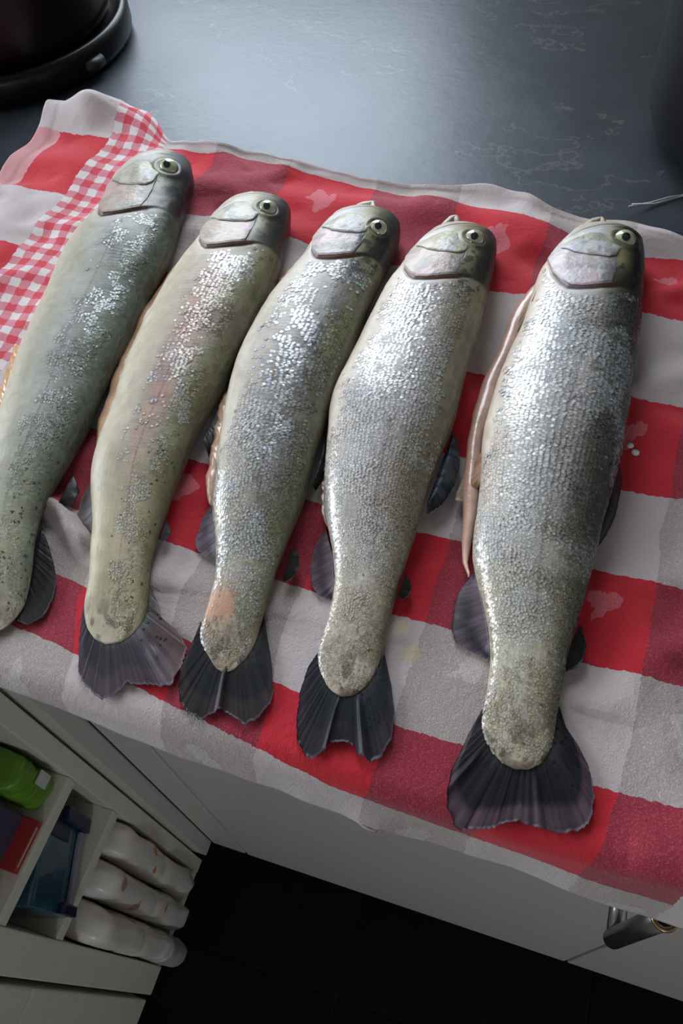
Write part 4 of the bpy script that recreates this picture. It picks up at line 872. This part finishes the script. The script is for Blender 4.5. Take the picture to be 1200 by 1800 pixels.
    # ---------------- gill cover and cheek plate
    def plate(name, t0, t1, fa, fb, off, colf, seed):
        nt_, ns_ = 60, 46
        tt = np.linspace(t0, t1, nt_); rr = np.linspace(0, 1, ns_)
        TT, RR_ = np.meshgrid(tt, rr, indexing='ij'); a_ = fa(TT); b_ = fb(TT)
        edge = np.minimum(sst(TT, t0, t0 + .10), sst(TT, t1, t1 - .055))
        b2 = a_ + (b_ - a_) * (.35 + .65 * np.sqrt(np.clip(edge, 0, 1)))
        sn_ = a_ + (b2 - a_) * RR_; ss = sn_ * T.Hl
        o_ = off * (.15 + .85 * sst(RR_, 0, .8)) * (.2 + .8 * edge) + .0010
        o_ += (fbm(ss * 90, TT * 4, seed, 3) - .5) * .0008
        o_ = np.where(RR_ > .965, o_ - .0004, o_)
        phi = np.sign(TT) * np.arcsin(np.clip(np.abs(TT), 0, 1) ** (1 / .92))
        P1 = T.P(ss, phi, o_)
        P2 = T.P(ss, phi, np.full_like(ss, -.0009))
        cc = colf(TT, RR_, sn_, ss)
        V = np.concatenate([P1.reshape(-1, 3), P2.reshape(-1, 3)]); nV = nt_ * ns_
        idx = np.arange(nV).reshape(nt_, ns_)
        loop = np.concatenate([idx[0, :], idx[1:, -1], idx[-1, -2::-1], idx[-2:0:-1, 0]])
        side = np.stack([loop, np.roll(loop, -1), np.roll(loop, -1) + nV, loop + nV], 1)
        me = mesh_np(name, V, [grid_faces(nt_, ns_), grid_faces(nt_, ns_)[:, ::-1] + nV, side], uv=np.tile(np.stack([ss, TT * .03], -1).reshape(-1, 2), (2, 1)), col=np.tile(cc.reshape(-1, 3), (2, 1)))
        return link(name, me, M['plate'], root)
    pinkA = {5: (.54, .48, .56), 4: (.54, .42, .40), 3: (.55, .45, .46), 2: (.50, .40, .37), 1: (.40, .29, .25)}[i]
    pinkB = {5: (.58, .54, .53), 4: (.54, .48, .36), 3: (.50, .47, .47), 2: (.50, .45, .37), 1: (.38, .35, .30)}[i]
    def colg(TT, RR_, sn_, ss):
        n_ = fbm(ss * 130, TT * 6, 41 + i, 3); c = lerp(np.array(pinkA), np.array(pinkB), sst(n_, .3, .7))
        c = lerp(c, np.array((.60, .42, .44)), sst(fbm(ss * 60, TT * 3, 51 + i, 2), .5, .7) * .45)
        c = lerp(c, np.array((.26, .27, .24)), sst(fbm(ss * 160, TT * 6, 55 + i, 3), .54, .68) * .6)
        c = lerp(c, np.array((.11, .12, .12)), sst(TT + (n_ - .5) * .5, .12, .36) * .85)
        c = lerp(c, np.array((.20, .12, .10)), sst(RR_, .955, 1) * .75)
        return c
    def colc(TT, RR_, sn_, ss):
        n_ = fbm(ss * 150, TT * 7, 61 + i, 3); c = lerp(np.array(pinkB) * .97, np.array((.55, .52, .42)), sst(n_, .35, .7) * (.3 if i == 5 else .7))
        c = lerp(c, np.array((.42, .46, .56)), sst(fbm(ss * 60, TT * 4, 71 + i, 2), .52, .7) * .55)
        c = lerp(c, np.array((.36, .36, .25)), sst(RR_, .55, .05) * .8)
        c = lerp(c, np.array((.24, .24, .18)), sst(fbm(ss * 160, TT * 6, 75 + i, 3), .52, .66) * .6)
        c = lerp(c, np.array((.12, .13, .12)), sst(TT + (n_ - .5) * .5, .14, .38) * .8)
        c = lerp(c, np.array((.17, .12, .11)), sst(RR_, .955, 1) * .75)
        return c
    fE = lambda x: np.interp(x, OT, OE); fP = lambda x: np.interp(x, PT, PE)
    plate('gill_cover', -.93, .40, lambda x: fP(x) - .05, lambda x: fE(x) + .004, .0007, colg, 3 + i)
    plate('cheek_plate', -.80, .40, lambda x: np.maximum(np.interp(x, MT, ME) + .13, .36 + .10 * sst(x, -.1, .3)), lambda x: fP(x), .0011, colc, 13 + i)
    # ---------------- lower jaw
    jw = resample(d['jaw'], 30); qj = np.linspace(0, 1, 30); zj = Z0 + np.interp(qj, [0, .5, 1], [.012, .018, .020]); rj = np.interp(qj, [0, .25, .7, .93, 1], [.0012, .0034, .0028, .0020, .0006])
    Aj = np.linspace(0, 2 * np.pi, 16, endpoint=False); tg = np.gradient(jw, axis=0); tg /= np.linalg.norm(tg, axis=1)[:, None]; Vj, Cj = [], []
    for k in range(30):
        for a in Aj:
            lat = np.array((-tg[k][1], tg[k][0])); xy = jw[k] + lat * rj[k] * math.cos(a); Vj.append((xy[0], xy[1], zj[k] + rj[k] * .9 * math.sin(a)))
            Cj.append(np.array((.50, .42, .34)) * (.75 + .4 * vnoise(qj[k] * 12, a * 2, i)) * (1 if math.cos(a) * lat[0] < .3 else .55))
    Vj = np.array(Vj); link('lower_jaw', mesh_np('lower_jaw', Vj, [grid_faces(30, 16, True)] + ring_faces_cap(30, 16), uv=Vj[:, :2], col=np.array(Cj)), M['plate'], root)
    # ---------------- eye
    er = d['er']; te = (eu - np.interp(es, T.g, T.uc)) / np.interp(es, T.g, T.w); phi = math.asin(max(-1, min(1, te)))
    c_ = T.P(np.array([es]), np.array([phi]))[0]; R_ = er * 1.0
    nz_ = T.P(np.array([es]), np.array([phi]), np.array([.01]))[0] - c_; nz_ /= np.linalg.norm(nz_)
    ax = nz_ * .62 + np.array((0, 0, .34)) + np.append(T.a, 0) * .46 - np.append(T.b, 0) * .06; ax /= np.linalg.norm(ax)
    e1 = np.cross(ax, (0, 0, 1.)); e1 /= np.linalg.norm(e1); e2 = np.cross(ax, e1)
    cen = c_ - ax * R_ * .30
    th = np.linspace(0, math.radians(100), 26); A = np.linspace(0, 2 * np.pi, 40, endpoint=False)
    Ve = np.array([cen + ax * R_ * .86 * math.cos(q) + R_ * math.sin(q) * (e1 * math.cos(a) + e2 * math.sin(a)) for q in th for a in A])
    dg = np.degrees(np.repeat(th, 40)); nA = fbm(np.tile(A, 26) * 3, dg * .2, 5, 2)
    ce = np.where((dg < 26)[:, None], np.array((.30, .31, .20)), np.array((.44, .47, .31)) * (.72 + .4 * nA)[:, None])
    ce = lerp(ce, np.array((.05, .06, .06)), sst(dg, 58, 72)); 
    eo = link('eye', mesh_np('eye', Ve, [grid_faces(26, 40, True)], uv=np.zeros((len(Ve), 2)), col=ce), M['eye'], root)
    th = np.linspace(0, math.radians(23), 8); q0 = cen + ax * .0002 + e2 * 0
    Vp = np.array([q0 + ax * (R_ * .86 * math.cos(q)) + R_ * math.sin(q) * (e1 * math.cos(a) * .9 + e2 * math.sin(a)) for q in th for a in A])
    link('pupil', mesh_np('pupil', Vp, [grid_faces(8, 40, True)]), M['pupil'], eo)
    # ---------------- fins: a fan of rays between a root line and an outer line
    def fin(name, base, tip, zb, zt, colf, nr=80, nm=14, ripple=.00045, thick=.0007, jag=.0, tipw=None, mat='fin', fold=None, spotf=None):
        B = resample(base, nr); O = resample(tip, nr); q = np.linspace(0, 1, nr)[:, None]; r = np.linspace(0, 1, nm)[None, :]
        jj = (RNG.random(nr) - .5) * jag; rk = r * (1 + jj[:, None])
        XY = B[:, None, :] * (1 - rk[..., None]) + O[:, None, :] * rk[..., None]
        zb_ = np.interp(np.linspace(0, 1, nr), np.linspace(0, 1, len(np.atleast_1d(zb))), np.atleast_1d(zb)); 
        Z = zb_[:, None] * (1 - r) ** 1.3 + zt * (1 - (1 - r) ** 1.3)
        Z = Z + ripple * ((np.arange(nr) % 2) * (.3 + .9 * RNG.random(nr)))[:, None] * np.clip(r * 5, 0, 1) + .0012 * (fbm(q * 7 + i, r * 1.5, 3 + i, 2) - .5) * r
        if fold is not None: Z = Z + fold(q, r)
        Q = np.broadcast_to(q, Z.shape); Rr = np.broadcast_to(r, Z.shape)
        V1 = np.concatenate([XY, Z[..., None]], -1).reshape(-1, 3); tk = thick * (1.02 - Rr.reshape(-1, 1)) * np.minimum(1, .05 + 12 * np.minimum(Q, 1 - Q)).reshape(-1, 1) + .00004
        V2 = V1 - tk * np.array((0, 0, 1.)); nV = len(V1)
        cc = colf(Q, Rr).reshape(-1, 3); ray = (.70 + .55 * RNG.random(nr))[:, None] * np.ones(nm); cc = cc * ray.reshape(-1, 1)
        idx = np.arange(nV).reshape(nr, nm); loop = np.concatenate([idx[0, :], idx[1:, -1], idx[-1, -2::-1], idx[-2:0:-1, 0]])
        side = np.stack([loop, np.roll(loop, -1), np.roll(loop, -1) + nV, loop + nV], 1)
        sp_ = (spotf(Q, Rr) if spotf else np.zeros_like(Q)).ravel()
        me = mesh_np(name, np.concatenate([V1, V2]), [grid_faces(nr, nm), grid_faces(nr, nm)[:, ::-1] + nV, side], uv=np.tile(XY.reshape(-1, 2), (2, 1)), col=np.tile(cc, (2, 1)), attrs={'spot': np.tile(sp_, 2)})
        return link(name, me, M[mat], root)
    tl = np.array(d['tail']); Lw = T.L - .013
    cE = T.o + T.a * Lw + T.b * T.uc[-8]; wE = np.interp(Lw, T.g, T.w) * .82
    base = [tl[0], cE - T.b * wE - T.a * .004, cE + T.a * .004, cE + T.b * wE - T.a * .004, tl[-1]]
    dk = {5: (.020, .020, .026), 4: (.022, .025, .034), 3: (.016, .018, .024), 2: (.055, .048, .065), 1: (.006, .006, .007)}[i]
    tp = {5: (.115, .075, .095), 4: (.045, .035, .048), 3: (.050, .036, .042), 2: (.095, .070, .090), 1: (.022, .018, .020)}[i]
    rootc = {5: (.06, .065, .07), 4: (.09, .10, .11), 3: (.05, .055, .06), 2: (.26, .26, .26), 1: (.012, .012, .013)}[i]
    def colt(q, r):
        n_ = fbm(q * 26, r * 2.2, 81 + i, 2); n5 = fbm(q * 5, r * 2, 91 + i, 2)
        c = lerp(np.array(rootc), np.array(dk), sst(r, .05, .40)); c = lerp(c, np.array(tp), sst(r + (n5 - .5) * .25, .70, .80) * (1 - .5 * sst(r, .93, 1)))
        if i == 2: c = lerp(c, np.array((.26, .15, .15)), sst(q, .55, .75) * sst(r, .2, .4) * .55); c = lerp(c, np.array((.30, .30, .29)), sst(q, .80, .95) * .7)
        c = lerp(c, np.array((.012, .012, .014)), np.maximum(sst(q, .03, .0), sst(q, .97, 1.0)) * .8)
        return c * (.40 + .5 * n_)[..., None]
    folds = {4: lambda q, r: .0022 * (gs(q, .44, .018) + gs(q, .60, .018)) * sst(r, .2, .5), 3: lambda q, r: .002 * gs(q, .47, .014) * sst(r, .15, .4), 5: lambda q, r: .0012 * (gs(q, .24, .012) + gs(q, .56, .012)) * sst(r, .3, .6), 2: lambda q, r: .002 * (gs(q, .62, .03)) * sst(r, .3, .6)}
    fin('tail_fin', base, tl, [ZC + .0060, ZC + .0062, ZC + .0064, ZC + .0062, ZC + .0060], ZC + .0052, colt, nr=150, nm=22, jag=.035, fold=folds.get(i), spotf=lambda q, r: np.clip(sst(q, .45, .7) * (1 - sst(r, .65, .9)) * 1.0 + (.8 if i in (3,) else 0) * (1 - sst(r, .6, .8)), 0, 1))
    if 'anal' in d:
        ca = {5: (.16, .125, .155), 4: (.16, .11, .13), 3: (.21, .17, .20), 2: (.20, .185, .19)}[i]; cb = {5: (.040, .032, .045), 4: (.050, .035, .055), 3: (.10, .075, .11), 2: (.12, .105, .12)}[i]
        fin('anal_fin', d['anal'][0], d['anal'][1], ZC + .0095, ZC + .0052, lambda q, r: lerp(np.array(ca), np.array(cb), gs(r + (fbm(q * 14, r, 7, 2) - .5) * .3, .55, .32) * sst(q, .1, .5)) * (.60 + .35 * fbm(q * 30, r * 2, 17, 2))[..., None], nr=56, nm=14, jag=.05)
    if 'adip' in d:
        fin('adipose_fin', d['adip'][0], d['adip'][1], ZC + .0115, ZC + .0095, lambda q, r: np.ones(q.shape + (3,)) * np.array((.010, .011, .010) if i != 2 else (.05, .06, .07)), nr=30, nm=10, thick=.0022, ripple=.0001)
    if 'dorsal' in d:
        cd = {5: (.020, .022, .020), 4: (.050, .062, .085), 3: (.02, .022, .02), 2: (.045, .05, .055), 1: (.012, .015, .016)}[i]; cf = {5: (.010, .012, .018), 4: (.012, .016, .024), 3: (.012, .012, .012), 2: (.015, .016, .018), 1: (.006, .006, .007)}[i]
        fin('dorsal_fin', d['dorsal'][0], d['dorsal'][1], ZC + .015, ZC + (.011 if i == 4 else .009), lambda q, r: lerp(np.array(cd), np.array(cf), sst(fbm(q * 18, r * 3, 27, 2), .35, .65)), nr=44, nm=12, ripple=.0016 if i == 4 else .0006, jag=.05, fold=lambda q, r: .003 * np.sin(r * 3.1))
    if 'pelvic' in d:
        cp = {5: (.46, .26, .17), 4: (.58, .38, .27), 3: (.50, .30, .18), 1: (.45, .24, .13)}[i]
        fin('pelvic_fin', d['pelvic'][0], d['pelvic'][1], ZC + .019, ZC + .010, lambda q, r: lerp(np.array(cp), np.array((.33, .27, .23)), sst(r, .4, 1.0) * (.8 if i == 5 else .2)) * (.85 + .3 * fbm(q * 20, r * 2, 37, 2))[..., None], nr=36, nm=12, thick=.0010, jag=.06)
    # ---------------- cut belly edge
    def flap(fo, fi, hz):
     O = resample(fo, 70); I = resample(fi, 70); O = O + (O - I) / np.maximum(np.linalg.norm(O - I, axis=1), 1e-5)[:, None] * {5: .0006, 4: .0016}.get(i, .0040); ring = np.linspace(0, 2 * np.pi, 16, endpoint=False); Vf = []; Cf = []
     q = np.linspace(0, 1, 70); tap = np.sqrt(np.clip(np.minimum(q, 1 - q) * 9, .02, 1));
     nf = fbm(q * 12, q * 0, 47 + i, 3)
     for k in range(70):
         c_ = (O[k] * .50 + I[k] * .50); hv = (I[k] - O[k]) * .5 * (1.05 + .35 * (nf[k] - .4)); hzz = hz * tap[k] * (.75 + .5 * nf[k])
         for a in ring:
             xy = c_ + hv * math.cos(a) * (tap[k] * .9 + .1) + (fbm(q[k] * 14 + 9, 5 + .5 * math.cos(a), 67 + i, 2) - .5) * .0022 * np.array((1, 1)); Vf.append((xy[0], xy[1], ZC + (.0042 if i == 5 else .0070) + hz * 1.1 + hzz * math.sin(a)))
             n_ = vnoise(q[k] * 40, a * 1.5, 3 + i)
             inner = .5 + .5 * math.cos(a)
             ca_ = np.array({5: (.66, .38, .28), 4: (.62, .42, .34), 3: (.58, .33, .22), 2: (.60, .34, .19), 1: (.62, .31, .10)}[i]); cb_ = np.array({5: (.64, .50, .46), 4: (.62, .54, .48), 3: (.56, .46, .36), 2: (.56, .45, .33), 1: (.55, .45, .33)}[i])
             Cf.append((ca_ * (1 - inner * .6) + cb_ * inner * .6) * (.82 + .3 * n_))
     Vf = np.array(Vf)
     link('belly_flap', mesh_np('belly_flap', Vf, [grid_faces(70, 16, True)] + ring_faces_cap(70, 16), uv=Vf[:, :2], col=np.array(Cf)), M['flesh'], root)
    hz_ = {5: .0046, 4: .0032, 3: .0046, 2: .0050, 1: .0050}[i]
    flap(*d['flap'], hz_)
    if 'flap2' in d: flap(*d['flap2'], hz_)
    # ---------------- pectoral fin folded under the gill cover
    a0 = T.P(np.array([T.Hl * .93, T.Hl * 1.08]), np.array([-1.15, -1.25])); 
    b0 = a0[:, :2]; tipp = np.array([b0[0] - T.b * .009 + T.a * .004, b0[0] - T.b * .010 + T.a * .014, b0[1] - T.b * .007 + T.a * .016, b0[1] + T.a * .010])
    fin('pectoral_fin', b0, tipp, float(a0[0][2]), ZC + .010, lambda q, r: lerp(np.array((.50, .33, .22) if i != 1 else (.42, .22, .09)), np.array((.34, .25, .18)), r) * (.85 + .3 * fbm(q * 16, r, 57, 2))[..., None], nr=26, nm=10, thick=.0012)
    return root
for i in (1, 2, 3, 4, 5): make_trout(i)

# loose fish scales on the towel beside the largest trout
M['loose'] = plain('loose_scale', (.72, .73, .75), .18, coat=.6, grain=.02)
def cloth_z(x, y):
    k = np.argmin((Xf - x) ** 2 + (Yf - y) ** 2); return float(Zt.ravel()[k])
for x, y, r, lab in ((.0522, .2150, .0021, 'tiny pearly fish scale on the red square, the upper of a touching pair'), (.0556, .2112, .0023, 'tiny pearly fish scale on the red square, the lower of a touching pair')):
    z = max(cloth_z(x, y), cloth_z(x + r, y), cloth_z(x - r, y), cloth_z(x, y + r), cloth_z(x, y - r)) + .0002
    tag(lathe('fish_scale', [(.0001, z), (r, z), (r * 1.0, z + .0003), (r * .6, z + .0008), (.0001, z + .001)], x, y, M['loose'], None, 24), lab, 'fish scale', 'loose scales on the towel')
